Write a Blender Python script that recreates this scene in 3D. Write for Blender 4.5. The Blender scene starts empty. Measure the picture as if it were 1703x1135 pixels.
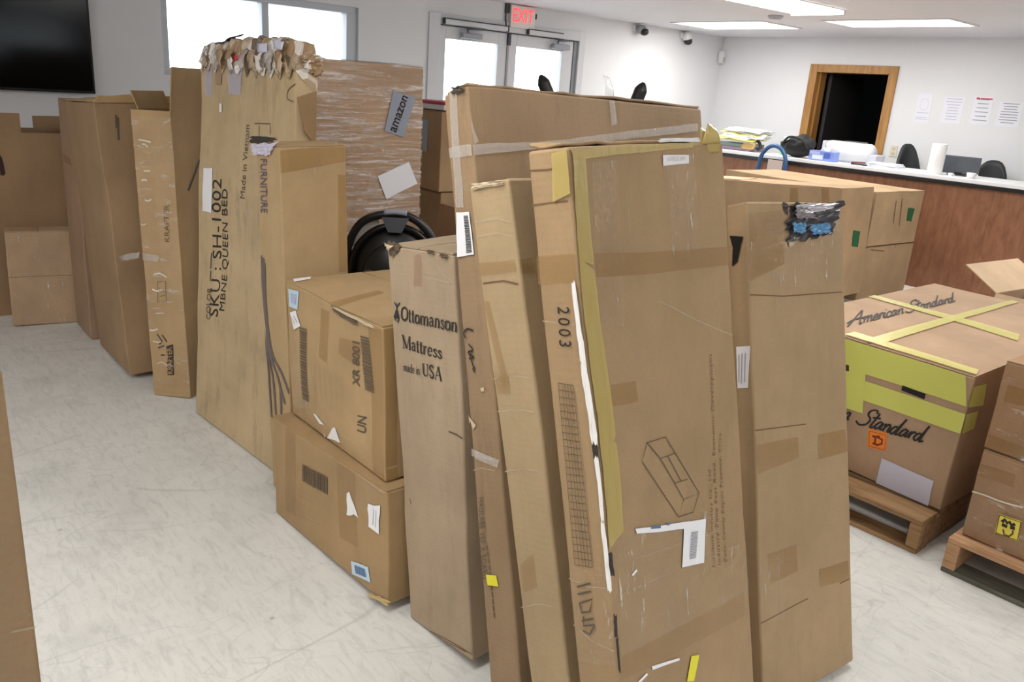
import bpy, bmesh, math, random
import numpy as np
from mathutils import Matrix, Vector, noise, Euler

scene = bpy.context.scene
COL = scene.collection
PI = math.pi

# ------------------------------------------------------------------ camera
FPX, YAW, PITCH, ROLL, CAMH = 1347.4, -.8449, .3028, .0711, 1.589
def cam_axes():
    fw = np.array([math.sin(YAW)*math.cos(PITCH), math.cos(YAW)*math.cos(PITCH), -math.sin(PITCH)])
    r = np.array([math.cos(YAW), -math.sin(YAW), 0.]); u = np.cross(r, fw)
    c, s = math.cos(ROLL), math.sin(ROLL)
    return np.array([c*r+s*u, -s*r+c*u, fw])
CM = cam_axes(); CO = np.array([0, 0, CAMH])
cd = bpy.data.cameras.new('camera'); cam = bpy.data.objects.new('camera', cd); COL.objects.link(cam)
cd.sensor_width = 36; cd.lens = FPX/1703*36; cd.clip_start = .02; cd.clip_end = 200
mw = Matrix.Identity(4)
for i in range(3):
    mw[i][0] = CM[0][i]; mw[i][1] = CM[1][i]; mw[i][2] = -CM[2][i]; mw[i][3] = CO[i]
cam.matrix_world = mw; scene.camera = cam
def ray(px):
    return CM.T @ np.array([(px[0]-851.5)/FPX, -(px[1]-567.5)/FPX, 1.])
def at_z(px, z=0.): d = ray(px); return CO + d*(z-CAMH)/d[2]
def at_x(px, x): d = ray(px); return CO + d*x/d[0]
def at_y(px, y): d = ray(px); return CO + d*y/d[1]

# ------------------------------------------------------------------ light and exposure
world = bpy.data.worlds.new('overcast_sky'); scene.world = world; world.use_nodes = True
bg = world.node_tree.nodes['Background']
bg.inputs[0].default_value = (.86, .93, 1, 1); bg.inputs[1].default_value = 4.0
LAMP = 14.5                                   # radiance of the fluorescent diffusers
vs = scene.view_settings
vs.view_transform = 'Standard'; vs.look = 'None'; vs.exposure = 0.14; vs.gamma = 1.0; vs.use_curve_mapping = False
scene.cycles.use_denoising = True
scene.cycles.max_bounces = 6; scene.cycles.diffuse_bounces = 4; scene.cycles.transparent_max_bounces = 10

# ------------------------------------------------------------------ materials
def lin(c):
    f = lambda v: v/12.92 if v <= .04045 else ((v+.055)/1.055)**2.4
    return tuple(f(v/255.) for v in c)
MATS = {}
def newmat(name):
    m = bpy.data.materials.new(name); m.use_nodes = True
    nt = m.node_tree; return m, nt, nt.nodes['Principled BSDF']
def plain(name, rgb, rough=.6, metal=0., spec=.5, alpha=1., emit=0.):
    if name in MATS: return MATS[name]
    m, nt, b = newmat(name); c = lin(rgb)
    b.inputs['Base Color'].default_value = (*c, 1); b.inputs['Roughness'].default_value = rough
    b.inputs['Metallic'].default_value = metal; b.inputs['Specular IOR Level'].default_value = spec
    b.inputs['Alpha'].default_value = alpha
    if emit:
        b.inputs['Emission Color'].default_value = (*c, 1); b.inputs['Emission Strength'].default_value = emit
    MATS[name] = m; return m
def N(nt, t, **k):
    n = nt.nodes.new(t)
    for a, v in k.items():
        if a in n.inputs.keys(): n.inputs[a].default_value = v
        else: setattr(n, a, v)
    return n
def L(nt, a, b): nt.links.new(a, b)
def mixc(nt, fac, a, b, blend='MIX'):
    n = nt.nodes.new('ShaderNodeMix'); n.data_type = 'RGBA'; n.blend_type = blend
    for s, v in ((n.inputs[0], fac), (n.inputs[6], a), (n.inputs[7], b)):
        if hasattr(v, 'is_linked') or hasattr(v, 'node'): L(nt, v, s)
        else: s.default_value = v
    return n.outputs[2]
def ramp(nt, src, stops):
    r = nt.nodes.new('ShaderNodeValToRGB'); L(nt, src, r.inputs[0]); e = r.color_ramp.elements
    while len(e) < len(stops): e.new(.5)
    for el, (p, c) in zip(e, stops):
        el.position = p; el.color = c if len(c) == 4 else (*c, 1)
    return r.outputs[0]
def cardboard(rgb, dirt=.25, flute=1., key=None):
    key = key or 'cardboard_%d_%d_%d_%d' % (*rgb, int(dirt*100))
    if key in MATS: return MATS[key]
    m, nt, b = newmat(key); c = lin(rgb); lm = .3*c[0]+.6*c[1]+.1*c[2]; c = tuple((x*.79+lm*.21)*k_ for x, k_ in zip(c, (1.05, 1.05, .98)))
    tc = N(nt, 'ShaderNodeTexCoord')
    n1 = N(nt, 'ShaderNodeTexNoise', Scale=3.2, Detail=4., Roughness=.6); L(nt, tc.outputs['Object'], n1.inputs['Vector'])
    lo = tuple(x*.84 for x in c); hi = tuple(min(1, x*1.10) for x in c)
    col = ramp(nt, n1.outputs['Fac'], [(.3, lo), (.7, hi)])
    mp = N(nt, 'ShaderNodeMapping'); mp.inputs['Scale'].default_value = (9, 9, 2.2); L(nt, tc.outputs['Object'], mp.inputs['Vector'])
    n2 = N(nt, 'ShaderNodeTexNoise', Scale=1.6, Detail=7., Roughness=.72); L(nt, mp.outputs[0], n2.inputs['Vector'])
    sm = ramp(nt, n2.outputs['Fac'], [(.52, (0, 0, 0)), (.74, (dirt, dirt, dirt))])
    col = mixc(nt, sm, col, (c[0]*.45, c[1]*.46, c[2]*.5, 1))
    n3 = N(nt, 'ShaderNodeTexNoise', Scale=190., Detail=2.); L(nt, tc.outputs['Object'], n3.inputs['Vector'])
    col = mixc(nt, .16, col, n3.outputs['Color'], 'SOFT_LIGHT')
    L(nt, col, b.inputs['Base Color'])
    b.inputs['Roughness'].default_value = .72; b.inputs['Specular IOR Level'].default_value = .28
    wv = N(nt, 'ShaderNodeTexWave', Scale=22., Distortion=.4); wv.bands_direction = 'Z'; L(nt, tc.outputs['Object'], wv.inputs['Vector'])
    bp = N(nt, 'ShaderNodeBump', Strength=.06*flute, Distance=.002); L(nt, wv.outputs['Fac'], bp.inputs['Height'])
    bp2 = N(nt, 'ShaderNodeBump', Strength=.25, Distance=.01); L(nt, n2.outputs['Fac'], bp2.inputs['Height']); L(nt, bp.outputs[0], bp2.inputs['Normal'])
    L(nt, bp2.outputs[0], b.inputs['Normal'])
    MATS[key] = m; return m
def schlick(nt, gain=1., normal=None):
    lw = N(nt, 'ShaderNodeLayerWeight', Blend=.5)
    if normal: L(nt, normal, lw.inputs['Normal'])
    pw = N(nt, 'ShaderNodeMath', operation='POWER'); L(nt, lw.outputs['Facing'], pw.inputs[0]); pw.inputs[1].default_value = 5.
    ml = N(nt, 'ShaderNodeMath', operation='MULTIPLY_ADD', use_clamp=True); L(nt, pw.outputs[0], ml.inputs[0]); ml.inputs[1].default_value = .6*gain; ml.inputs[2].default_value = .045*gain
    return ml.outputs[0]
def film(name, rgb, alpha, rough, bump=.3, scale=(30, 30, 30), gloss=1., fold_glint=None):
    """thin sheet: some share of diffuse colour, the rest see-through, with a Fresnel gloss over both"""
    if name in MATS: return MATS[name]
    m = bpy.data.materials.new(name); m.use_nodes = True; nt = m.node_tree; nt.nodes.clear()
    o = N(nt, 'ShaderNodeOutputMaterial'); tr = N(nt, 'ShaderNodeBsdfTransparent'); df = N(nt, 'ShaderNodeBsdfDiffuse'); gl = N(nt, 'ShaderNodeBsdfGlossy', Roughness=rough)
    df.inputs[0].default_value = (*lin(rgb), 1)
    tc = N(nt, 'ShaderNodeTexCoord'); mp = N(nt, 'ShaderNodeMapping'); mp.inputs['Scale'].default_value = scale
    L(nt, tc.outputs['Object'], mp.inputs['Vector'])
    n = N(nt, 'ShaderNodeTexNoise', Scale=1., Detail=4., Roughness=.55); L(nt, mp.outputs[0], n.inputs['Vector'])
    bp = N(nt, 'ShaderNodeBump', Strength=bump, Distance=.012); L(nt, n.outputs['Fac'], bp.inputs['Height'])
    L(nt, bp.outputs[0], gl.inputs['Normal'])
    mg = schlick(nt, gloss, bp.outputs[0])
    a = N(nt, 'ShaderNodeMixShader'); a.inputs[0].default_value = alpha; L(nt, tr.outputs[0], a.inputs[1]); L(nt, df.outputs[0], a.inputs[2])
    b = N(nt, 'ShaderNodeMixShader'); L(nt, mg, b.inputs[0]); L(nt, a.outputs[0], b.inputs[1]); L(nt, gl.outputs[0], b.inputs[2]); L(nt, b.outputs[0], o.inputs[0])
    if fold_glint:      # (lo, hi, strength, scale): whitish folds where film doubles over, plus glints painted in white
        mf = N(nt, 'ShaderNodeMapping'); mf.inputs['Scale'].default_value = fold_glint[3]; mf.inputs['Rotation'].default_value = (.04, .03, 0); L(nt, tc.outputs['Object'], mf.inputs['Vector'])
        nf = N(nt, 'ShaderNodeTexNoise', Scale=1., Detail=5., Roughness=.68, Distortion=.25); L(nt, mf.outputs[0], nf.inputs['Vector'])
        rf = ramp(nt, nf.outputs['Fac'], [(fold_glint[0], (alpha,)*3), (fold_glint[1], (fold_glint[2],)*3)]); L(nt, rf, a.inputs[0])
    MATS[name] = m; return m
def crumple_mat():
    m, nt, b = newmat('crumpled_wrap_and_paper'); tc = N(nt, 'ShaderNodeTexCoord')
    v = N(nt, 'ShaderNodeTexVoronoi', Scale=16.); L(nt, tc.outputs['Object'], v.inputs['Vector'])
    sp = N(nt, 'ShaderNodeSeparateColor'); L(nt, v.outputs['Color'], sp.inputs[0])
    r = ramp(nt, sp.outputs[0], [(.0, lin((176, 150, 116))), (.22, lin((160, 130, 96))), (.32, lin((214, 202, 190))), (.62, lin((228, 222, 218))), (.8, lin((190, 166, 136))), (.94, lin((110, 94, 80)))])
    L(nt, r, b.inputs['Base Color']); b.inputs['Roughness'].default_value = .16
    n = N(nt, 'ShaderNodeTexNoise', Scale=40., Detail=4.); L(nt, tc.outputs['Object'], n.inputs['Vector'])
    bp = N(nt, 'ShaderNodeBump', Strength=.6, Distance=.012); L(nt, n.outputs['Fac'], bp.inputs['Height']); L(nt, bp.outputs[0], b.inputs['Normal'])
    return m
def wood(name, rgb, dark, scale=(1, 14, 14), rough=.5, bump=.15, contrast=(.35, .7)):
    if name in MATS: return MATS[name]
    m, nt, b = newmat(name)
    tc = N(nt, 'ShaderNodeTexCoord'); mp = N(nt, 'ShaderNodeMapping'); mp.inputs['Scale'].default_value = scale
    L(nt, tc.outputs['Object'], mp.inputs['Vector'])
    n = N(nt, 'ShaderNodeTexNoise', Scale=2., Detail=6., Roughness=.65, Distortion=.6); L(nt, mp.outputs[0], n.inputs['Vector'])
    L(nt, ramp(nt, n.outputs['Fac'], [(contrast[0], lin(dark)), (contrast[1], lin(rgb))]), b.inputs['Base Color'])
    b.inputs['Roughness'].default_value = rough
    bp = N(nt, 'ShaderNodeBump', Strength=bump, Distance=.004); L(nt, n.outputs['Fac'], bp.inputs['Height']); L(nt, bp.outputs[0], b.inputs['Normal'])
    MATS[name] = m; return m
def floor_mat():
    m, nt, b = newmat('worn_concrete_floor')
    tc = N(nt, 'ShaderNodeTexCoord')
    n1 = N(nt, 'ShaderNodeTexNoise', Scale=.9, Detail=5., Roughness=.6); L(nt, tc.outputs['Object'], n1.inputs['Vector'])
    col = ramp(nt, n1.outputs['Fac'], [(.3, lin((208, 207, 202))), (.52, lin((222, 221, 216))), (.72, lin((228, 226, 220)))])
    n2 = N(nt, 'ShaderNodeTexNoise', Scale=3.1, Detail=8., Roughness=.7); L(nt, tc.outputs['Object'], n2.inputs['Vector'])
    col = mixc(nt, ramp(nt, n2.outputs['Fac'], [(.5, (0, 0, 0)), (.75, (.34, .34, .34))]), col, (*lin((160, 160, 155)), 1))
    # thin curling scuff marks: contour lines of stretched noises
    for sc, off, w, s in ((1.5, 0, .0016, .24), (2.3, 7.3, .0014, .24), (1.2, 15.1, .0012, .26), (3.6, 31., .0016, .22), (1.9, 44., .0012, .24), (5., 52., .002, .2), (6.5, 63., .002, .2)):
        mp = N(nt, 'ShaderNodeMapping'); mp.inputs['Location'].default_value = (off, off*.7, 0)
        mp.inputs['Rotation'].default_value = (0, 0, off); mp.inputs['Scale'].default_value = (1, .35, 1); L(nt, tc.outputs['Object'], mp.inputs['Vector'])
        nn = N(nt, 'ShaderNodeTexNoise', Scale=sc, Detail=1.2, Roughness=.5, Distortion=.2); L(nt, mp.outputs[0], nn.inputs['Vector'])
        line = ramp(nt, nn.outputs['Fac'], [(.5-w*2, (0, 0, 0)), (.5-w*.4, (1, 1, 1)), (.5+w*.4, (1, 1, 1)), (.5+w*2, (0, 0, 0))])
        br = N(nt, 'ShaderNodeTexNoise', Scale=2.6, Detail=3.); L(nt, mp.outputs[0], br.inputs['Vector'])
        brk = ramp(nt, br.outputs['Fac'], [(.46, (0, 0, 0)), (.62, (s, s, s))])
        col = mixc(nt, mixc(nt, 1., line, brk, 'MULTIPLY'), col, (*lin((116, 116, 112)), 1))
    mp = N(nt, 'ShaderNodeMapping'); mp.inputs['Scale'].default_value = (3, 12, 1); mp.inputs['Rotation'].default_value = (0, 0, .5); L(nt, tc.outputs['Object'], mp.inputs['Vector'])
    n5 = N(nt, 'ShaderNodeTexNoise', Scale=2.4, Detail=9., Roughness=.75, Distortion=1.2); L(nt, mp.outputs[0], n5.inputs['Vector'])
    col = mixc(nt, ramp(nt, n5.outputs['Fac'], [(.48, (0, 0, 0)), (.7, (.42, .42, .42))]), col, (*lin((160, 161, 158)), 1))
    # little dark heel specks
    vo = N(nt, 'ShaderNodeTexVoronoi', Scale=5.); L(nt, tc.outputs['Object'], vo.inputs['Vector'])
    sp = ramp(nt, vo.outputs['Distance'], [(.02, (.5, .5, .5)), (.05, (0, 0, 0))])
    col = mixc(nt, sp, col, (*lin((110, 108, 100)), 1))
    L(nt, col, b.inputs['Base Color']); b.inputs['Roughness'].default_value = .42; b.inputs['Specular IOR Level'].default_value = .3
    n4 = N(nt, 'ShaderNodeTexNoise', Scale=9., Detail=6.); L(nt, tc.outputs['Object'], n4.inputs['Vector'])
    bp = N(nt, 'ShaderNodeBump', Strength=.08, Distance=.004); L(nt, n4.outputs['Fac'], bp.inputs['Height']); L(nt, bp.outputs[0], b.inputs['Normal'])
    return m
def wall_mat(name, rgb, rough=.8):
    if name in MATS: return MATS[name]
    m, nt, b = newmat(name); c = lin(rgb)
    tc = N(nt, 'ShaderNodeTexCoord')
    n = N(nt, 'ShaderNodeTexNoise', Scale=1.5, Detail=3.); L(nt, tc.outputs['Object'], n.inputs['Vector'])
    L(nt, ramp(nt, n.outputs['Fac'], [(.3, tuple(x*.97 for x in c)), (.7, c)]), b.inputs['Base Color'])
    n2 = N(nt, 'ShaderNodeTexNoise', Scale=160., Detail=2.); L(nt, tc.outputs['Object'], n2.inputs['Vector'])
    bp = N(nt, 'ShaderNodeBump', Strength=.08, Distance=.003); L(nt, n2.outputs['Fac'], bp.inputs['Height']); L(nt, bp.outputs[0], b.inputs['Normal'])
    b.inputs['Roughness'].default_value = rough; b.inputs['Specular IOR Level'].default_value = .3
    MATS[name] = m; return m
def glass_mat():
    m = bpy.data.materials.new('clear_glass'); m.use_nodes = True; nt = m.node_tree; nt.nodes.clear()
    o = N(nt, 'ShaderNodeOutputMaterial'); mx = N(nt, 'ShaderNodeMixShader'); t = N(nt, 'ShaderNodeBsdfTransparent'); g = N(nt, 'ShaderNodeBsdfGlossy', Roughness=.02)
    t.inputs[0].default_value = (.96, .98, .98, 1); fr = schlick(nt)
    L(nt, fr, mx.inputs[0]); L(nt, t.outputs[0], mx.inputs[1]); L(nt, g.outputs[0], mx.inputs[2]); L(nt, mx.outputs[0], o.inputs[0])
    return m
def emitter(name, rgb, s):
    m = bpy.data.materials.new(name); m.use_nodes = True; nt = m.node_tree; nt.nodes.clear()
    o = N(nt, 'ShaderNodeOutputMaterial'); e = N(nt, 'ShaderNodeEmission', Strength=s); e.inputs[0].default_value = (*rgb, 1)
    L(nt, e.outputs[0], o.inputs[0]); return m

GLASS = glass_mat()
INK = plain('black_ink', (40, 36, 34), .7); INK2 = plain('faded_ink', (92, 78, 62), .8); INKB = plain('brown_ink', (112, 84, 54), .8)
WHITE = plain('white_paper', (232, 232, 236), .55); LAV = plain('lavender_paper', (205, 203, 220), .5); BLUEP = plain('pale_blue_paper', (188, 212, 228), .5)
TAPE = film('brown_packing_tape', (176, 132, 66), .26, .16, .12, (30, 30, 30), .9); CLEAR = film('clear_packing_tape', (232, 224, 212), .0, .10, .4, (30, 30, 30), .55, (.6, .7, .6, (60, 60, 14)))  # white specks in the clear tape are painted glints
HAZE = film('milky_tape', (222, 216, 210), .34, .14, .5, (45, 45, 45)); MASK = film('yellow_masking_tape', (188, 166, 100), .8, .22, .5, (60, 60, 14), 1.)
LIME = film('lime_tape', (222, 224, 116), .86, .25, .25, (14, 14, 14), .8); LIMEP = film('pale_lime_tape', (224, 216, 128), .72, .2, .2)
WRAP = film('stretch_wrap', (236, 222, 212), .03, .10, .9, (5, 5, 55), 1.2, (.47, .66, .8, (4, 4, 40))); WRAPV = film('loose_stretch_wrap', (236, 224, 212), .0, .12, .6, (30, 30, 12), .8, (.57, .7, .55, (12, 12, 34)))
FOAM = plain('white_foam', (232, 230, 228), .7); BLACKP = plain('black_plastic', (22, 22, 24), .42); STEEL = plain('brushed_steel', (170, 172, 176), .35, 1.)
SCUFF = film('pale_scuff', (206, 190, 164), .4, .5, .3, (60, 60, 10), .3)

# ------------------------------------------------------------------ mesh helpers
def link(name, me, mat, parent=None):
    o = bpy.data.objects.new(name, me); COL.objects.link(o)
    if mat: me.materials.append(mat)
    if parent: o.parent = parent
    return o
def obj(name, verts, faces, mat, parent=None, smooth=False):
    me = bpy.data.meshes.new(name); me.from_pydata([tuple(v) for v in verts], [], faces); me.update()
    if smooth:
        for p in me.polygons: p.use_smooth = True
    return link(name, me, mat, parent)
def bmobj(name, bm, mat, parent=None, smooth=False):
    me = bpy.data.meshes.new(name); bm.to_mesh(me); bm.free()
    if smooth:
        for p in me.polygons: p.use_smooth = True
    return link(name, me, mat, parent)
def addbox(bm, a, b, bev=0., M=None):
    a, b = Vector(a), Vector(b)
    r = bmesh.ops.create_cube(bm, size=1.)
    vsx = r['verts']
    for v in vsx:
        v.co = Vector(((a[i]+b[i])/2 + v.co[i]*abs(b[i]-a[i]) for i in range(3)))
    if bev:
        es = list({e for v in vsx for e in v.link_edges})
        rb = bmesh.ops.bevel(bm, geom=es, offset=bev, segments=2, affect='EDGES', profile=.5)
        vsx = list({v for f in rb['faces'] for v in f.verts} | {v for v in vsx if v.is_valid})
    if M is not None: bmesh.ops.transform(bm, matrix=M, verts=[v for v in vsx if v.is_valid])
def box(name, a, b, mat, parent=None, bev=0., M=None):
    bm = bmesh.new(); addbox(bm, a, b, bev, M); return bmobj(name, bm, mat, parent)
def boxes(name, lst, mat, parent=None, bev=0.):
    bm = bmesh.new()
    for a, b in lst: addbox(bm, a, b, bev)
    return bmobj(name, bm, mat, parent)
def catmull(pts, n=6, closed=False):
    P = [Vector(p) for p in pts]; out = []
    m = len(P); rng = range(m) if closed else range(m-1)
    for i in rng:
        p0 = P[(i-1) % m] if (closed or i > 0) else P[0]*2-P[1]; p1 = P[i]; p2 = P[(i+1) % m]
        p3 = P[(i+2) % m] if (closed or i < m-2) else P[-1]*2-P[-2]
        for k in range(n):
            t = k/n; out.append(.5*((2*p1)+(-p0+p2)*t+(2*p0-5*p1+4*p2-p3)*t*t+(-p0+3*p1-3*p2+p3)*t**3))
    if not closed: out.append(P[-1])
    return out
def tube(name, pts, r, mat, parent=None, seg=10, closed=False, sm=6):
    P = catmull([(*p,) for p in pts], sm, closed) if sm > 1 else [Vector(p) for p in pts]
    vs_, fs = [], []; n = len(P); up = None
    for i, p in enumerate(P):
        t = (P[(i+1) % n]-P[i-1]) if closed else (P[min(i+1, n-1)]-P[max(i-1, 0)]); t.normalize()
        if up is None: up = t.orthogonal().normalized()
        up = (up - t*up.dot(t)).normalized(); w = t.cross(up)
        rr = r(i/(n-1)) if callable(r) else r
        for k in range(seg): vs_.append(p+up*(rr*math.cos(2*PI*k/seg))+w*(rr*math.sin(2*PI*k/seg)))
    for i in range(n if closed else n-1):
        for k in range(seg):
            a = i*seg+k; b_ = i*seg+(k+1) % seg; c = ((i+1) % n)*seg+(k+1) % seg; d = ((i+1) % n)*seg+k
            fs.append((a, b_, c, d))
    if not closed: fs.append(tuple(range(seg))[::-1]); fs.append(tuple((n-1)*seg+k for k in range(seg)))
    return obj(name, vs_, fs, mat, parent, True)
def lathe(name, prof, mat, parent=None, seg=28, M=None, smooth=True):
    vs_, fs = [], []
    for r, z in prof:
        for k in range(seg): vs_.append(Vector((r*math.cos(2*PI*k/seg), r*math.sin(2*PI*k/seg), z)))
    for i in range(len(prof)-1):
        for k in range(seg): fs.append((i*seg+k, i*seg+(k+1) % seg, (i+1)*seg+(k+1) % seg, (i+1)*seg+k))
    fs.append(tuple(range(seg))[::-1]); fs.append(tuple((len(prof)-1)*seg+k for k in range(seg)))
    if M is not None: vs_ = [M @ v for v in vs_]
    return obj(name, vs_, fs, mat, parent, smooth)
def sheet(name, q, mat, parent=None, t=.004, n=8, crumple=0., seed=0, bend=0., jag=0.):
    """a thin panel through four corners, with real thickness"""
    q = [Vector(p) for p in q]; nrm = (q[1]-q[0]).cross(q[3]-q[0]).normalized(); vs_, fs = [], []
    rnd = random.Random(seed)
    for j in range(n+1):
        for i in range(n+1):
            u, v = i/n, j/n
            p = q[0].lerp(q[1], u).lerp(q[3].lerp(q[2], u), v) + nrm*(bend*math.sin(PI*v))
            if crumple: p = p + noise.noise_vector(p*22+Vector((seed*3.1, 0, seed)))*crumple
            if jag and (j in (0, n) or i in (0, n)): p = p + Vector([rnd.uniform(-jag, jag) for _ in range(3)])
            vs_.append(p)
    for j in range(n):
        for i in range(n): a = j*(n+1)+i; fs.append((a, a+1, a+n+2, a+n+1))
    o = obj(name, vs_, fs, mat, parent, crumple > 0)
    if t: s = o.modifiers.new('thickness', 'SOLIDIFY'); s.thickness = t; s.offset = 0
    return o
def empty(name, loc=(0, 0, 0), rz=0.):
    o = bpy.data.objects.new(name, None); COL.objects.link(o); o.location = loc; o.rotation_euler = (0, 0, rz); o.empty_display_size = .1
    return o
def tag(o, label=None, cat=None, group=None, kind=None):
    if label: o['label'] = label
    if cat: o['category'] = cat
    if group: o['group'] = group
    if kind: o['kind'] = kind
    return o
def text_mesh(s, bold=0., shear=0., spacing=1.):
    cu = bpy.data.curves.new('txt', 'FONT'); cu.body = s; cu.resolution_u = 3; cu.offset = bold; cu.shear = shear; cu.space_character = spacing
    o = bpy.data.objects.new('txt', cu); COL.objects.link(o)
    bpy.context.view_layer.update()
    me = bpy.data.meshes.new_from_object(o)
    vs_ = [Vector((v.co.x, v.co.y)) for v in me.vertices]; fs = [tuple(p.vertices) for p in me.polygons]
    bpy.data.objects.remove(o); bpy.data.curves.remove(cu); bpy.data.meshes.remove(me)
    x0 = min(v.x for v in vs_); x1 = max(v.x for v in vs_); y0 = min(v.y for v in vs_); y1 = max(v.y for v in vs_)
    return [((v.x-x0)/(x1-x0), (v.y-y0)/(y1-y0)) for v in vs_], fs
SCRIPT = {
 'A': (.72, [[(-.05, 0), (.2, .4), (.5, 1.), (.55, .5), (.6, 0), (.7, .06)], [(-.12, .25), (.2, .4), (.7, .42)]]),
 'S': (.6, [[(.62, .82), (.5, 1.), (.26, .92), (.24, .66), (.48, .42), (.44, .08), (.18, -.04), (-.08, .12)]]),
 'm': (.56, [[(0, .3), (.08, .45), (.1, 0)], [(.1, .25), (.2, .44), (.28, .38), (.28, 0)], [(.28, .25), (.38, .44), (.46, .38), (.47, .04), (.58, .08)]]),
 'e': (.3, [[(0, .12), (.22, .28), (.2, .43), (.08, .4), (.04, .15), (.14, .01), (.32, .1)]]),
 'r': (.28, [[(0, .1), (.07, .42), (.09, 0)], [(.09, .28), (.18, .44), (.29, .36)]]),
 'i': (.16, [[(0, .12), (.05, .42), (.05, .04), (.17, .06)], [(.07, .6), (.1, .64)]]),
 'c': (.28, [[(.25, .36), (.14, .45), (.03, .24), (.08, .02), (.2, .01), (.3, .1)]]),
 'a': (.38, [[(.27, .36), (.14, .45), (.02, .22), (.08, .01), (.2, .1), (.28, .42), (.28, .06), (.39, .07)]]),
 'n': (.38, [[(0, .3), (.06, .42), (.07, 0)], [(.07, .24), (.18, .45), (.27, .36), (.28, .04), (.39, .08)]]),
 't': (.26, [[(.12, .88), (.08, .1), (.16, 0), (.28, .1)], [(-.08, .56), (.3, .63)]]),
 'd': (.44, [[(.26, .36), (.13, .45), (.01, .22), (.08, .01), (.2, .1), (.36, 1.)], [(.33, .85), (.29, .08), (.36, .02), (.46, .1)]]),
 ' ': (.16, [])}
def script_mesh(s, w=.07, slant=.32):
    x = 0; polys = []
    for ch in s:
        adv, st = SCRIPT[ch]
        for p in st: polys.append([(x+a+b*slant, b) for a, b in p])
        x += adv
    x1 = x+slant*.6
    return ribbon([[(a/x1, b) for a, b in p] for p in polys], w/x1, w)
def ribbon(polys, wx, wy=None, smooth=5):
    """flat strokes in unit coordinates -> verts, faces"""
    wy = wy or wx; vs_, fs = [], []
    for p in polys:
        P = catmull([(a, b, 0) for a, b in p], smooth) if smooth > 1 else [Vector((a, b, 0)) for a, b in p]
        b0 = len(vs_)
        for i in range(len(P)):
            t = P[min(i+1, len(P)-1)]-P[max(i-1, 0)]; tt = Vector((t.x/wx, t.y/wy)); tt.normalize()
            nx, ny = -tt.y*wx/2, tt.x*wy/2
            vs_ += [(P[i].x+nx, P[i].y+ny), (P[i].x-nx, P[i].y-ny)]
        for i in range(len(P)-1): a = b0+2*i; fs.append((a, a+1, a+3, a+2))
    return vs_, fs

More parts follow.
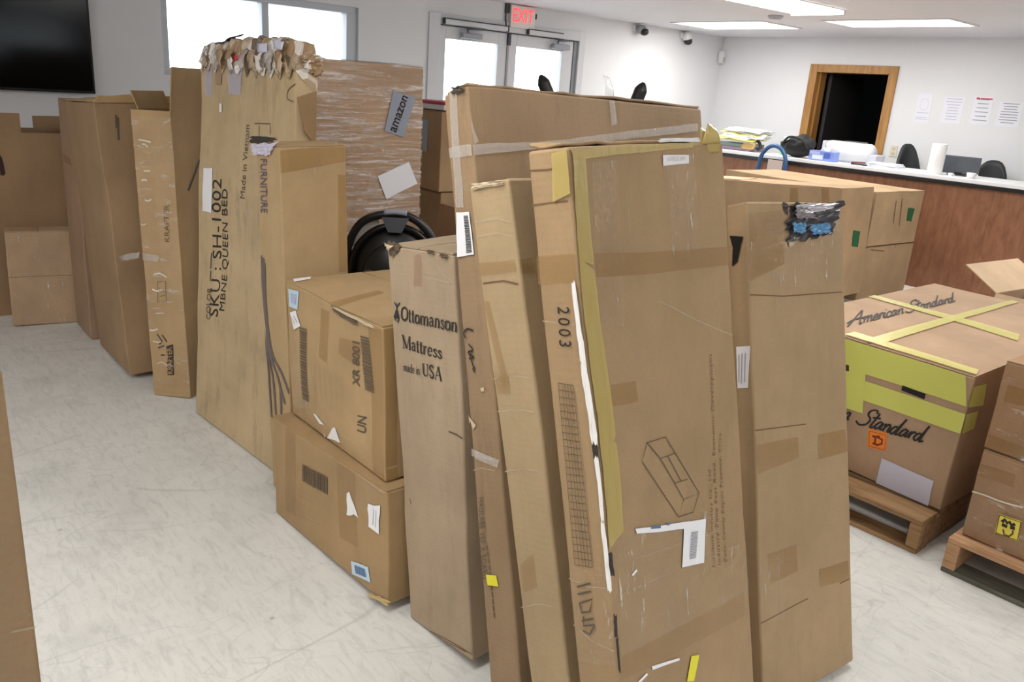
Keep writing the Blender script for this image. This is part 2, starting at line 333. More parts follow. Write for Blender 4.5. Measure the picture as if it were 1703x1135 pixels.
T_, t_w = .15, .055
SERIF = {
 'O': (.78, [([(.39, .98), (.13, .8), (.08, .5), (.13, .2), (.39, .02)], T_, 1), ([(.39, .98), (.65, .8), (.70, .5), (.65, .2), (.39, .02)], T_, 1)]),
 'o': (.54, [([(.27, .61), (.1, .5), (.07, .31), (.1, .12), (.27, .01)], T_*.85, 1), ([(.27, .61), (.44, .5), (.47, .31), (.44, .12), (.27, .01)], T_*.85, 1)]),
 't': (.36, [([(.16, .85), (.16, .14), (.21, .03), (.33, .07)], T_*.9, 1), ([(.02, .6), (.32, .6)], t_w, 0)]),
 'm': (.88, [([(.13, 0), (.13, .6)], T_*.85, 0), ([(.44, 0), (.44, .5)], T_*.85, 0), ([(.75, 0), (.75, .5)], T_*.85, 0), ([(.13, .46), (.26, .6), (.39, .6), (.44, .48)], t_w*1.6, 1), ([(.44, .46), (.57, .6), (.7, .6), (.75, .48)], t_w*1.6, 1),
              ([(.02, .02), (.24, .02)], t_w, 0), ([(.33, .02), (.55, .02)], t_w, 0), ([(.64, .02), (.86, .02)], t_w, 0), ([(.02, .58), (.13, .6)], t_w, 0)]),
 'n': (.58, [([(.13, 0), (.13, .6)], T_*.85, 0), ([(.44, 0), (.44, .5)], T_*.85, 0), ([(.13, .46), (.26, .6), (.39, .6), (.44, .48)], t_w*1.6, 1), ([(.02, .02), (.24, .02)], t_w, 0), ([(.33, .02), (.55, .02)], t_w, 0), ([(.02, .58), (.13, .6)], t_w, 0)]),
 'a': (.52, [([(.37, .05), (.37, .46)], T_*.8, 0), ([(.08, .48), (.2, .61), (.32, .6), (.37, .46)], t_w*1.8, 1), ([(.37, .37), (.13, .31), (.08, .13), (.2, .02), (.37, .14)], T_*.6, 1), ([(.37, .06), (.5, .04)], t_w*1.3, 0)]),
 's': (.42, [([(.36, .48), (.2, .6), (.08, .48), (.22, .32), (.36, .16), (.2, .01), (.05, .14)], T_*.65, 1)]),
 'r': (.42, [([(.13, 0), (.13, .6)], T_*.85, 0), ([(.13, .42), (.24, .6), (.37, .55)], T_*.6, 1), ([(.02, .02), (.26, .02)], t_w, 0), ([(.02, .58), (.13, .6)], t_w, 0)]),
 'e': (.5, [([(.08, .34), (.42, .34)], t_w, 0), ([(.42, .34), (.38, .55), (.24, .61), (.1, .48), (.08, .26), (.14, .06), (.26, .01), (.43, .13)], T_*.62, 1)]),
 'd': (.58, [([(.42, .5), (.22, .61), (.08, .4), (.1, .14), (.25, .01), (.42, .12)], T_*.7, 1), ([(.43, 0), (.43, 1.)], T_*.8, 0), ([(.32, .98), (.43, .98)], t_w, 0), ([(.43, .02), (.56, .02)], t_w, 0)]),
 'i': (.28, [([(.14, 0), (.14, .6)], T_*.85, 0), ([(.14, .78), (.14, .9)], T_*.85, 0), ([(.03, .02), (.25, .02)], t_w, 0), ([(.03, .58), (.14, .6)], t_w, 0)]),
 'M': (1., [([(.15, 0), (.15, 1.)], t_w, 0), ([(.15, .98), (.48, .04)], T_, 0), ([(.48, .04), (.83, .98)], t_w, 0), ([(.83, 0), (.83, 1.)], T_, 0), ([(.03, .02), (.27, .02)], t_w, 0), ([(.7, .02), (.97, .02)], t_w, 0), ([(.03, .98), (.2, .98)], t_w, 0), ([(.8, .98), (.97, .98)], t_w, 0)]),
 'U': (.82, [([(.16, 1.), (.16, .3), (.26, .06), (.42, .01)], T_, 1), ([(.42, .01), (.58, .06), (.66, .3), (.66, 1.)], t_w*1.4, 1), ([(.03, .98), (.3, .98)], t_w, 0), ([(.54, .98), (.79, .98)], t_w, 0)]),
 'S': (.6, [([(.5, .78), (.38, .97), (.2, .94), (.1, .74), (.28, .54), (.5, .32), (.42, .06), (.22, .02), (.07, .24)], T_*.8, 1)]),
 'A': (.84, [([(.1, 0), (.41, 1.)], t_w, 0), ([(.41, 1.), (.72, 0)], T_, 0), ([(.2, .34), (.6, .34)], t_w, 0), ([(.0, .02), (.22, .02)], t_w, 0), ([(.58, .02), (.84, .02)], t_w, 0)]), ' ': (.3, [])}
def serif_mesh(body):
    tot = sum(SERIF[c][0] for c in body); x = 0; vs_, fs = [], []
    for ch in body:
        adv, st = SERIF[ch]
        for pts, w, sm in st:
            v, f = ribbon([[((x+a)/tot, b) for a, b in pts]], w/tot, w, 5 if sm else 1); k = len(vs_); vs_ += v; fs += [tuple(q+k for q in ff) for ff in f]
        x += adv
    return vs_, fs

# ------------------------------------------------------------------ cartons
def rot3(yaw, lean, pit):
    return Matrix.Rotation(yaw, 3, 'Z') @ Matrix.Rotation(-lean, 3, 'Y') @ Matrix.Rotation(-pit, 3, 'X')
CORN = {'FLb': (0, 0, 0), 'FRb': (1, 0, 0), 'BLb': (0, 1, 0), 'BRb': (1, 1, 0), 'FLt': (0, 0, 1), 'FRt': (1, 0, 1), 'BLt': (0, 1, 1), 'BRt': (1, 1, 1)}
class Carton:
    def __init__(s, name, label, p, rgb=(172, 138, 98), dirt=.22, seed=1, bulge=.006, wob=.005, warp=None, open_top=False, cat='carton', group=None, flute=1., cell=.09, build=True):
        s.p = p; x, y, z, s.w, s.d, s.h, yaw, lean, pit = p; s.seed = seed; s.bulge = bulge; s.wob = wob
        s.R = rot3(yaw, lean, pit)
        zm = min((s.R @ Vector((s.w*c[0], s.d*c[1], s.h*c[2]))).z for c in CORN.values())
        s.loc = Vector((x, y, z-zm)); s.off3 = Vector((seed*7.13, seed*3.7, seed*1.9))
        s.c = {k: Vector((s.w*c[0], s.d*c[1], s.h*c[2])) for k, c in CORN.items()}
        for k, v in (warp or {}).items(): s.c[k] = s.c[k]+Vector(v)
        s.root = empty(name); s.root.matrix_world = Matrix.Translation(s.loc) @ s.R.to_4x4()
        tag(s.root, label, cat, group); s.mat = cardboard(rgb, dirt, flute)
        if build: s.body(open_top, cell)
    def tri(s, a, b, c):
        C = s.c; l = lambda k, m: C[k].lerp(C[m], a)
        return l('FLb', 'FRb').lerp(l('BLb', 'BRb'), b).lerp(l('FLt', 'FRt').lerp(l('BLt', 'BRt'), b), c)
    FN = {'F': (0, -1, 0), 'R': (1, 0, 0), 'T': (0, 0, 1), 'L': (-1, 0, 0), 'B': (0, 1, 0), 'D': (0, 0, -1)}
    def size(s, f): return {'F': (s.w, s.h), 'B': (s.w, s.h), 'R': (s.d, s.h), 'L': (s.d, s.h), 'T': (s.w, s.d), 'D': (s.w, s.d)}[f]
    def S(s, f, u, v, off=0.):
        U, V = s.size(f); a, b = u/U, v/V
        uvw = {'F': (a, 0, b), 'B': (a, 1, b), 'R': (1, a, b), 'L': (0, a, b), 'T': (a, b, 1), 'D': (a, b, 0)}[f]
        p = s.tri(*uvw); n = Vector(s.FN[f])
        ca, cb = min(max(a, 0), 1), min(max(b, 0), 1)
        q = s.bulge*(math.sin(PI*ca)*math.sin(PI*cb))**.7*(.5+.9*noise.noise(p*2.3+s.off3)) if f != 'D' else 0
        damp = min(1, max(0, p.z/.05))
        return p + n*(q+off) + noise.noise_vector(p*3.1+s.off3)*s.wob*damp + noise.noise_vector(p*11+s.off3)*s.wob*.35*damp
    def body(s, open_top, cell):
        bm = bmesh.new()
        for f in 'FBLRTD':
            if open_top and f == 'T': continue
            U, V = s.size(f); nu = max(2, round(U/cell)); nv = max(2, round(V/cell)); g = []
            for j in range(nv+1): g.append([bm.verts.new(s.S(f, U*i/nu, V*j/nv)) for i in range(nu+1)])
            for j in range(nv):
                for i in range(nu):
                    q = [g[j][i], g[j][i+1], g[j+1][i+1], g[j+1][i]]
                    if f in 'BLD': q = q[::-1]
                    bm.faces.new(q)
        bmesh.ops.remove_doubles(bm, verts=bm.verts, dist=.0035)
        bmesh.ops.recalc_face_normals(bm, faces=bm.faces)
        if open_top:
            s.shell = bmobj('walls', bm, s.mat, s.root); m = s.shell.modifiers.new('t', 'SOLIDIFY'); m.thickness = .005; m.offset = -1
        else:
            s.shell = bmobj('body', bm, s.mat, s.root, True); m = s.shell.modifiers.new('b', 'BEVEL'); m.width = .007; m.segments = 2; m.limit_method = 'ANGLE'; m.angle_limit = .9
            wn = s.shell.modifiers.new('n', 'WEIGHTED_NORMAL'); wn.keep_sharp = False
    # pixel of the photograph -> point (u, v) on a face of this carton
    def uv(s, f, px):
        o = s.R.transposed() @ (Vector(CO)-s.loc); d = s.R.transposed() @ Vector(ray(px))
        ax, lv = {'F': (1, 0.), 'B': (1, s.d), 'R': (0, s.w), 'L': (0, 0.), 'T': (2, s.h)}[f]
        t = (lv-o[ax])/d[ax]; q = o+d*t
        return {'F': (q.x, q.z), 'B': (q.x, q.z), 'R': (q.y, q.z), 'L': (q.y, q.z), 'T': (q.x, q.y)}[f]
    def quad(s, f, q, uvs=False): return [Vector(c) if uvs else Vector(s.uv(f, c)) for c in q]
    def fill(s, name, f, Q, verts, faces, mat, off, parent=None, clamp=True):
        U, V = s.size(f); out = []
        for a, b in verts:
            p = Q[3].lerp(Q[2], a).lerp(Q[0].lerp(Q[1], a), b)
            if clamp: p = Vector((min(max(p.x, .0005), U-.0005), min(max(p.y, .0005), V-.0005)))
            out.append(s.S(f, p.x, p.y, off))
        return obj(name, out, faces, mat, parent or s.root)
    def decal(s, name, f, q, mat, off=.0016, n=None, jag=0., uvs=False, parent=None, label=None, clamp=True, seed=0):
        Q = s.quad(f, q, uvs); a = max((Q[1]-Q[0]).length, (Q[2]-Q[3]).length); b = max((Q[0]-Q[3]).length, (Q[1]-Q[2]).length)
        nu = max(1, min(30, int(a/.025))); nv = max(1, min(50, int(b/.025))); rnd = random.Random(seed+len(name)*7+int(a*1e4))
        vs_, fs = [], []
        for j in range(nv+1):
            for i in range(nu+1):
                x, y = i/nu, j/nv
                if jag and (i in (0, nu)): x += rnd.uniform(-jag, jag)*min(1, b/max(a, .001))
                if jag and (j in (0, nv)): y += rnd.uniform(-jag, jag)
                vs_.append((x, y))
        for j in range(nv):
            for i in range(nu): k = j*(nu+1)+i; fs.append((k, k+1, k+nu+2, k+nu+1))
        o = s.fill(name, f, Q, vs_, fs, mat, off, parent, clamp)
        if f == 'L' or f == 'B': o.data.flip_normals()
        if label: o['label'] = label
        return o
    def text(s, f, body, q, mat=None, bold=.012, shear=0., spacing=1., name='lettering', off=.0022, uvs=False, parent=None):
        vs_, fs = text_mesh(body, bold, shear, spacing); return s.fill(name, f, s.quad(f, q, uvs), vs_, fs, mat or INK, off, parent)
    def script(s, f, body, q, mat=None, w=.075, name='script_lettering', off=.003):
        vs_, fs = script_mesh(body, w); return s.fill(name, f, s.quad(f, q), vs_, fs, mat or INK, off)
    def strokes(s, f, polys, width, mat=None, name='printed_lines', off=.0022, smooth=1, parent=None):
        """polylines given in photograph pixels; width in metres"""
        P = [[s.uv(f, c) for c in p] for p in polys]; vs_, fs = ribbon(P, width, width, smooth)
        U, V = s.size(f)
        return obj(name, [s.S(f, min(max(a, 0), U), min(max(b, 0), V), off) for a, b in vs_], fs, mat or INK2, parent or s.root)
    def bars(s, f, q, n=18, mat=None, seed=0, vertical=True, name='barcode', off=.0028, parent=None):
        rnd = random.Random(seed); w = []; x = 0.
        while x < 1: a = rnd.uniform(.3, 1.3)/n; w.append((x, min(1, x+a*.6))); x += a
        vs_, fs = [], []
        for a, b in w:
            k = len(vs_); vs_ += [(a, 0), (b, 0), (b, 1), (a, 1)] if vertical else [(0, a), (1, a), (1, b), (0, b)]; fs.append((k, k+1, k+2, k+3))
        return s.fill(name, f, s.quad(f, q), vs_, fs, mat or INK, off, parent)
    def flaps(s, gap=.006, along='x', t=.004, inset=.002):
        """two closed top flaps meeting in the middle"""
        U, V = s.w, s.d; out = []
        for k in (0, 1):
            if along == 'x': u0, u1, v0, v1 = inset, U-inset, (inset, V/2+gap/2)[k], (V/2-gap/2, V-inset)[k]
            else: v0, v1, u0, u1 = inset, V-inset, (inset, U/2+gap/2)[k], (U/2-gap/2, U-inset)[k]
            bm = bmesh.new(); n = 8; g = [[], []]
            for lay, off in enumerate((.0, t)):
                for j in range(n+1): g[lay].append([bm.verts.new(s.S('T', u0+(u1-u0)*i/n, v0+(v1-v0)*j/n, off)) for i in range(n+1)])
            for j in range(n):
                for i in range(n): bm.faces.new((g[1][j][i], g[1][j][i+1], g[1][j+1][i+1], g[1][j+1][i]))
            for i in range(n):
                bm.faces.new((g[0][0][i], g[0][0][i+1], g[1][0][i+1], g[1][0][i])); bm.faces.new((g[0][n][i+1], g[0][n][i], g[1][n][i], g[1][n][i+1]))
                bm.faces.new((g[0][i+1][0], g[0][i][0], g[1][i][0], g[1][i+1][0])); bm.faces.new((g[0][i][n], g[0][i+1][n], g[1][i+1][n], g[1][i][n]))
            out.append(bmobj('top_flap', bm, s.mat, s.root))
        return out
    def wrap(s, faces='FR', mat=None, off=.004, name='stretch_wrap', v0=0., v1=1.):
        bm = bmesh.new()
        for f in faces:
            U, V = s.size(f); nu, nv = max(2, int(U/.05)), max(2, int(V*(v1-v0)/.05)); a, b = (0, 1) if f == 'T' else (v0, v1)
            g = [[bm.verts.new(s.S(f, U*i/nu, V*(a+(b-a)*j/nv), off+.002*noise.noise(Vector((i*.9, j*1.7, s.seed))))) for i in range(nu+1)] for j in range(nv+1)]
            for j in range(nv):
                for i in range(nu): bm.faces.new((g[j][i], g[j][i+1], g[j+1][i+1], g[j+1][i]))
        return bmobj(name, bm, mat or WRAP, s.root, True)
    def tear(s, name, f, q, mat, off=.004, amp=.008, n=10, seed=0, jag=.06, label=None, uvs=False, parent=None):
        """crumpled piece of film or torn paper standing proud of a face"""
        Q = s.quad(f, q, uvs); rnd = random.Random(seed); vs_, fs = [], []
        for j in range(n+1):
            for i in range(n+1):
                a, b = i/n, j/n
                if i in (0, n): a += rnd.uniform(-jag, jag)
                if j in (0, n): b += rnd.uniform(-jag, jag)
                p = Q[3].lerp(Q[2], a).lerp(Q[0].lerp(Q[1], a), b)
                vs_.append(s.S(f, p.x, p.y, off+amp*abs(noise.noise(Vector((i*.8+seed, j*.8, seed*2.))))))
        for j in range(n):
            for i in range(n): k = j*(n+1)+i; fs.append((k, k+1, k+n+2, k+n+1))
        o = obj(name, vs_, fs, mat, parent or s.root)
        if label: o['label'] = label
        return o
    def local(s, P): return s.R.transposed() @ (Vector(P)-s.loc)

# ================================================================== THE SETTING
XW, YB, XR, YF, ZC = -6.81, 9.35, 4.6, -3.6, 2.40       # window wall, back wall, opposite walls, ceiling
WALL = wall_mat('white_wall_paint', (226, 226, 228)); CEIL = wall_mat('white_ceiling_paint', (226, 225, 230), .9)
def S_(o, label=None): tag(o, label, None, None, 'structure'); return o
S_(box('floor', (XW-.15, YF-.15, -.12), (XR+.15, YB+.15, 0), floor_mat()), 'worn pale polished concrete floor with scuff marks')
S_(box('ceiling', (XW-.15, YF-.15, ZC), (XR+.15, YB+.15, ZC+.12), CEIL), 'flat white ceiling')
def wall_grid(name, axis, at, t, u0, u1, holes, mat, label):
    """a wall slab with rectangular openings: holes = (ua, ub, za, zb)"""
    us = sorted({u0, u1, *[h[0] for h in holes], *[h[1] for h in holes]}); zs = sorted({0, ZC, *[h[2] for h in holes], *[h[3] for h in holes]})
    bm = bmesh.new()
    for i in range(len(us)-1):
        for j in range(len(zs)-1):
            um, zm = (us[i]+us[i+1])/2, (zs[j]+zs[j+1])/2
            if any(h[0] < um < h[1] and h[2] < zm < h[3] for h in holes): continue
            a, b = ((at, us[i], zs[j]), (at+t, us[i+1], zs[j+1])) if axis == 'x' else ((us[i], at, zs[j]), (us[i+1], at+t, zs[j+1]))
            addbox(bm, a, b)
    return S_(bmobj(name, bm, mat), label)
WIN = (2.24, 3.95, 1.50, 2.17); DBL = (4.76, 6.76, 0, 2.20); DRW = (-5.42, -4.50, 0, 2.05); WIN2 = (1.9, 4.3, 1.2, 2.2)
wall_grid('wall_left', 'x', XW-.15, .15, YF-.15, YB+.15, [WIN, DBL], WALL, 'white wall with the long window and the glazed double doors')
wall_grid('wall_back', 'y', YB, .15, XW, XR, [DRW], WALL, 'white office wall behind the counter')
wall_grid('wall_right', 'x', XR, .15, YF-.15, YB+.15, [WIN2], WALL, 'white wall opposite the window wall')
wall_grid('wall_front', 'y', YF-.15, .15, XW, XR, [], WALL, 'white wall behind the photographer')
S_(box('ground', (XW-14, -22, -.4), (XR+14, 28, -.13), wall_mat('outdoor_paving', (190, 188, 182))), 'pale paving outside')

FRAMEM = plain('grey_white_aluminium', (196, 200, 206), .4); FRAMED = plain('white_door_paint', (206, 206, 210), .45); DARKT = plain('dark_trim', (58, 58, 62), .5)
def window(name, w, xa, inward, mull, label):
    y0, y1, z0, z1 = w; r = S_(empty(name, (xa, y0, z0)), label); d = .10*inward
    K = lambda n, a, b, m=FRAMEM: box(n, (0, a[0]-y0, a[1]-z0), (d, b[0]-y0, b[1]-z0), m, r, .003)
    f = .055
    K('frame_rail', (y0, z0), (y1, z0+f)); K('frame_rail', (y0, z1-f), (y1, z1)); K('frame_stile', (y0, z0+f), (y0+f, z1-f)); K('frame_stile', (y1-f*1.9, z0+f), (y1, z1-f))
    K('mullion', (mull-.03, z0+f), (mull+.03, z1-f))
    for a, b in ((y0+f, mull-.03), (mull+.03, y1-f*1.9)):
        box('pane', (d*.42, a-y0, f), (d*.5, b-y0, z1-z0-f), GLASS, r)
    return r
window('window_1', WIN, XW-.13, 1, 3.09, 'long horizontal two-pane window glaring white')
window('window_2', WIN2, XR+.13, -1, 3.1, 'two-pane window in the wall opposite the doors')
# window sill and casing
# ---- glazed double doors
dr = S_(empty('door_1', (XW, 4.76, 0)), 'pair of white glazed exit doors with closers')
def D(n, a, b, m=FRAMED, bev=.003, x=(-.10, .012), p=None): return box(n, (x[0], a[0]-4.76, a[1]), (x[1], b[0]-4.76, b[1]), m, p or dr, bev)
D('frame_jamb', (4.70, 0), (4.83, 2.22), x=(-.12, .02)); D('frame_jamb', (6.71, 0), (6.80, 2.22), x=(-.12, .02)); D('frame_head', (4.83, 2.125), (6.71, 2.22), x=(-.12, .02))
D('door_stop', (6.655, 0), (6.71, 2.125), plain('grey_door_stop', (128, 130, 136), .5), x=(-.06, -.005))
for a, b, ga, gb in ((4.835, 5.705, 4.92, 5.58), (5.715, 6.65, 5.83, 6.49)):
    lf = D('door_leaf', (a, 0), (ga, 2.115), x=(-.06, -.015))
    D('stile', (gb, 0), (b, 2.115), x=(-.06, -.015), p=lf); D('top_rail', (ga, 2.0), (gb, 2.115), x=(-.06, -.015), p=lf); D('bottom_rail', (ga, 0), (gb, .28), x=(-.06, -.015), p=lf)
    D('pane', (ga, .28), (gb, 2.0), GLASS, 0, x=(-.042, -.034), p=lf); D('push_bar', (ga+.02, 1.0), (gb-.02, 1.06), STEEL, .008, x=(-.0, .05), p=lf)
for c in (5.08, 6.3):
    cl = D('door_closer', (c, 2.015), (c+.24, 2.07), plain('closer_grey', (150, 152, 160), .4), .01, x=(.0, .06))
    tube('closer_arm', [(.05, c+.06-4.76, 2.075), (.11, c+.02-4.76, 2.10), (.03, c+.3-4.76, 2.12)], .008, DARKT, dr)
D('meeting_strip', (5.695, 0), (5.722, 2.12), plain('strip_grey', (150, 150, 154), .5), .002, x=(-.02, -.004)); D('meeting_bolt', (5.69, 2.0), (5.73, 2.12), DARKT, .004, x=(-.012, .012))
for a, b in ((4.86, 5.64), (5.93, 6.42)):
    rl = D('header_rail', (a, 2.128), (b, 2.172), FRAMED, .003, x=(.02, .06)); D('rail_edge', (a, 2.172), (b, 2.182), DARKT, 0, x=(.02, .062))
    D('rail_cap', (a-.012, 2.125), (a, 2.182), DARKT, 0, x=(.02, .062))
D('rail_cap', (5.64, 2.125), (5.655, 2.185), DARKT, 0, x=(.02, .062)); D('head_shadow_gap', (4.83, 2.116), (6.71, 2.126), DARKT, 0, x=(-.05, .004))
# ---- wooden doorway in the back wall with a store room behind, its darkness painted on the walls
OAK = wood('oak_casing', (186, 138, 76), (150, 104, 52), (14, 14, 1.5), .45); DARK = plain('painted_room_darkness', (34, 34, 36), .9)
d2 = S_(empty('door_2', (-4.96, YB, 0)), 'wood-cased doorway open to a dark room')
for a, b in (((-5.50, -.02, 0), (-5.40, .17, 2.10)), ((-4.53, -.02, 0), (-4.43, .17, 2.10)), ((-5.40, -.02, 2.01), (-4.53, .17, 2.10))):
    box('casing', (a[0]+4.96, a[1], a[2]), (b[0]+4.96, b[1], b[2]), OAK, d2, .004)
box('jamb_stop', (-5.40+4.96, .05, 0), (-5.375+4.96, .17, 2.01), OAK, d2)
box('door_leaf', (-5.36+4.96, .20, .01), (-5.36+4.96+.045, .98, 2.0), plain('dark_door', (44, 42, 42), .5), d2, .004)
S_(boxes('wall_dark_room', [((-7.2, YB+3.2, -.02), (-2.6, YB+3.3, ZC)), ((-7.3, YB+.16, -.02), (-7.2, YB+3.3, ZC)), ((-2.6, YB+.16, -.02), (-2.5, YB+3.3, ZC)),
    ((-7.3, YB+.16, ZC), (-2.5, YB+3.3, ZC+.1)), ((-7.3, YB+.16, -.1), (-2.5, YB+3.3, -.001))], DARK), 'room seen through the wooden doorway, painted dark to look unlit')

# ---- ceiling lights: recessed panels and surface wraparounds
DIFF = emitter('fluorescent_diffuser', (1., .985, .95), LAMP); LWHT = plain('lamp_white_metal', (225, 225, 225), .4)
def troffer(x0, y0, x1, y1, label):
    r = tag(empty('ceiling_light', ((x0+x1)/2, (y0+y1)/2, ZC)), label, 'ceiling light', 'ceiling lights'); a, b = (x1-x0)/2, (y1-y0)/2
    boxes('frame', [((-a, -b, -.012), (a, -b+.03, 0)), ((-a, b-.03, -.012), (a, b, 0)), ((-a, -b+.03, -.012), (-a+.03, b-.03, 0)), ((a-.03, -b+.03, -.012), (a, b-.03, 0))], LWHT, r)
    box('diffuser', (-a+.03, -b+.03, -.008), (a-.03, b-.03, -.001), DIFF, r)
def wraplight(x, y, label, ln=1.22, w=.50):
    r = tag(empty('ceiling_light', (x, y, ZC)), label, 'ceiling light', 'ceiling lights'); n = 10; vs_, fs = [], []
    for yy in (-ln/2+.02, ln/2-.02):
        for i in range(n+1):
            a = PI*i/n; vs_.append((-w/2*math.cos(a), yy, -.03*math.sin(a)**.6-.004))
    for i in range(n): fs.append((i, i+1, n+2+i, n+1+i))
    fs += [tuple(range(n+1)), tuple(range(n+1, 2*n+2))[::-1]]
    obj('diffuser', vs_, fs, DIFF, r, False)
    box('end_cap', (-w/2, -ln/2-.01, -.036), (w/2, -ln/2+.018, 0), LWHT, r); box('end_cap', (-w/2, ln/2-.018, -.036), (w/2, ln/2+.01, 0), LWHT, r)
    box('housing', (-w/2-.006, -ln/2-.01, -.006), (w/2+.006, ln/2+.01, 0), LWHT, r)
troffer(-6.22, 7.52, -5.04, 8.27, 'recessed ceiling light panel nearest the security cameras')
troffer(-4.42, 7.55, -3.22, 8.15, 'recessed ceiling light panel above the wooden doorway and notices')
wraplight(-4.07, 6.27, 'rounded wraparound ceiling light cut by the top of the picture')
k = 0
for x, y in ((-1.4, 6.27), (1.4, 6.27), (-1.4, 3.2), (1.4, 3.2), (-1.4, .2), (1.4, .2), (-1.4, -2.4), (1.4, -2.4), (-3.3, -1.6)):
    wraplight(x, y, 'rounded wraparound ceiling light outside the picture over the middle of the room')
# smoke detector, cameras, motion sensor, exit sign
r = tag(empty('smoke_detector', (*at_z((1290, 26), ZC)[:2], ZC)), 'small grey disc on the ceiling between the light panels', 'smoke detector')
lathe('body', [(.07, 0), (.07, -.012), (.05, -.03), (.0, -.034)], plain('detector_grey', (170, 168, 176), .5), r)
for (y, lab, dark) in ((7.63, 'dome security camera with black lens, nearer the exit doors', True), (8.50, 'white bullet security camera with black tip, nearer the room corner', False)):
    r = tag(empty('security_camera', (XW, y, 2.33)), lab, 'security camera', 'security cameras')
    box('mount', (0, -.06, -.02), (.04, .06, .05), LWHT, r, .01)
    lathe('body', [(.0, -.05), (.045, -.045), (.06, -.01), (.06, .03), (.03, .05)], LWHT if not dark else plain('camera_grey', (150, 150, 152), .4), r, 20, Matrix.Translation((.08, 0, 0)))
    lathe('lens', [(.0, -.045), (.03, -.04), (.048, -.02), (.052, .0), (.04, .03)], BLACKP, r, 18, Matrix.Translation((.125, .01, -.02) if dark else (.09, .01, -.05)))
r = tag(empty('motion_sensor', (XW+.02, YB-.04, 2.15)), 'white motion sensor high in the room corner', 'motion sensor')
box('body', (-.01, -.05, -.08), (.06, .03, .08), LWHT, r, .018); box('lens', (.055, -.035, -.06), (.066, .015, .0), plain('sensor_lens', (190, 190, 190), .3), r, .005)
r = tag(empty('exit_sign', (XW, 5.84, 2.285)), 'white exit sign with glowing red letters above the double doors', 'exit sign')
box('housing', (0, -.165, -.11), (.05, .165, .105), plain('sign_white', (225, 218, 214), .5), r, .006)
vs_, fs = text_mesh('EXIT', .012)
obj('lettering', [(.053, -.14+a*.28, -.055+b*.13) for a, b in vs_], fs, emitter('red_exit_glow', (1., .06, .07), 2.2), r)
box('bracket', (.0, -.215, .02), (.03, -.165, .11), DARKT, r, .004); tube('conduit', [(.02, -.19, .1), (.02, -.21, .0), (.02, -.2, -.1)], .008, DARKT, r)
box('test_button', (.0, .19, .0), (.02, .215, .05), DARKT, r, .004)
# TV
r = tag(empty('television', (XW, .99, 1.335)), 'large black wall-mounted television left of the window', 'television')
box('bezel', (.03, -.735, 0), (.075, .725, .84), plain('tv_bezel', (12, 12, 13), .4, 0., .3), r, .006); box('screen', (.074, -.72, .018), (.0765, .71, .825), plain('tv_screen', (4, 4, 6), .12, 0., .18), r)
box('wall_mount', (0, -.2, .2), (.03, .2, .6), DARKT, r)
# notices, outlet
INKP = plain('pale_print', (192, 190, 212), .7); REDP = plain('red_print', (190, 60, 66), .7); GREYP = plain('grey_print', (150, 148, 156), .7); PAPER = plain('notice_paper', (228, 228, 236), .6)
notes = [((-4.16, 1.53, -4.00, 1.83), 'paper notice with a faint outline, nearest the wooden doorway', 0), ((-3.88, 1.54, -3.67, 1.81), 'paper notice of faint text lines, second from the wooden doorway', 1),
         ((-3.58, 1.55, -3.39, 1.825), 'paper notice with a red heading', 2), ((-3.33, 1.55, -3.11, 1.79), 'paper notice of grey text, farthest right on the wall', 3)]
rnd = random.Random(4)
for (x0, z0, x1, z1), lab, kd in notes:
    r = tag(empty('notice', (x0, YB, z0)), lab, 'notice', 'notices taped to the office wall'); w, h = x1-x0, z1-z0
    box('sheet', (0, -.003, 0), (w, -.0005, h), PAPER, r)
    ln = []
    if kd == 0:
        for t in range(16):
            a = 2*PI*t/16; b = 2*PI*(t+1)/16; ln.append(((w*.5+w*.28*math.cos(a)-.004, -.0045, h*.62+h*.2*math.sin(a)-.004), (w*.5+w*.28*math.cos(a)+.004, -.0035, h*.62+h*.2*math.sin(a)+.004)))
        for q in (.1, .16, .32): ln.append(((w*.1, -.0045, h*q), (w*.9, -.0035, h*q+.006)))
    else:
        for q in np.arange(.14, .92, .11 if kd != 2 else .15):
            l_ = rnd.uniform(.5, .8); ln.append(((w*(.5-l_/2), -.0045, h*q), (w*(.5+l_/2), -.0035, h*q+.008)))
    boxes('text_lines', ln, INKP if kd < 2 else GREYP, r)
    if kd == 2: boxes('red_heading', [((w*.1, -.005, h*.9), (w*.28, -.004, h*.97)), ((w*.32, -.005, h*.915), (w*.92, -.004, h*.96))], REDP, r)
r = tag(empty('power_outlet', (-4.31, YB, 1.195)), 'cream outlet plate right of the wooden doorway', 'outlet'); box('plate', (-.04, -.008, -.06), (.04, 0, .06), plain('cream_plate', (222, 214, 190), .5), r, .003)
boxes('socket', [((-.016, -.011, .012), (.016, -.008, .042)), ((-.016, -.011, -.042), (.016, -.008, -.012))], plain('cream_socket', (200, 192, 170), .5), r)

# ---- counter
CW = wood('reddish_brown_panelling', (158, 110, 80), (122, 78, 54), (9, 9, 2.6), .5, .1, (.3, .75)); CY0 = 8.07
r = tag(empty('service_counter', (-6.1, CY0, 0)), 'long reception counter with brown wood panelling and white top', 'counter')
x = -6.1
while x < -.9:
    box('panel', (x+6.1+.0006, 0, .0), (min(x+.305, -.9)+6.1-.0006, .03, 1.005), CW, r, .001); x += .305
box('carcass', (0, .031, 0), (5.2, .50, 1.0), plain('counter_core', (120, 80, 56), .6), r)
box('edge_trim', (-.02, -.03, 1.005), (5.22, .60, 1.04), plain('black_trim', (24, 24, 26), .4), r, .003)
box('worktop', (-.02, -.03, 1.040), (5.22, .60, 1.075), plain('white_laminate', (232, 232, 234), .35), r, .004)
ZT = 1.0755

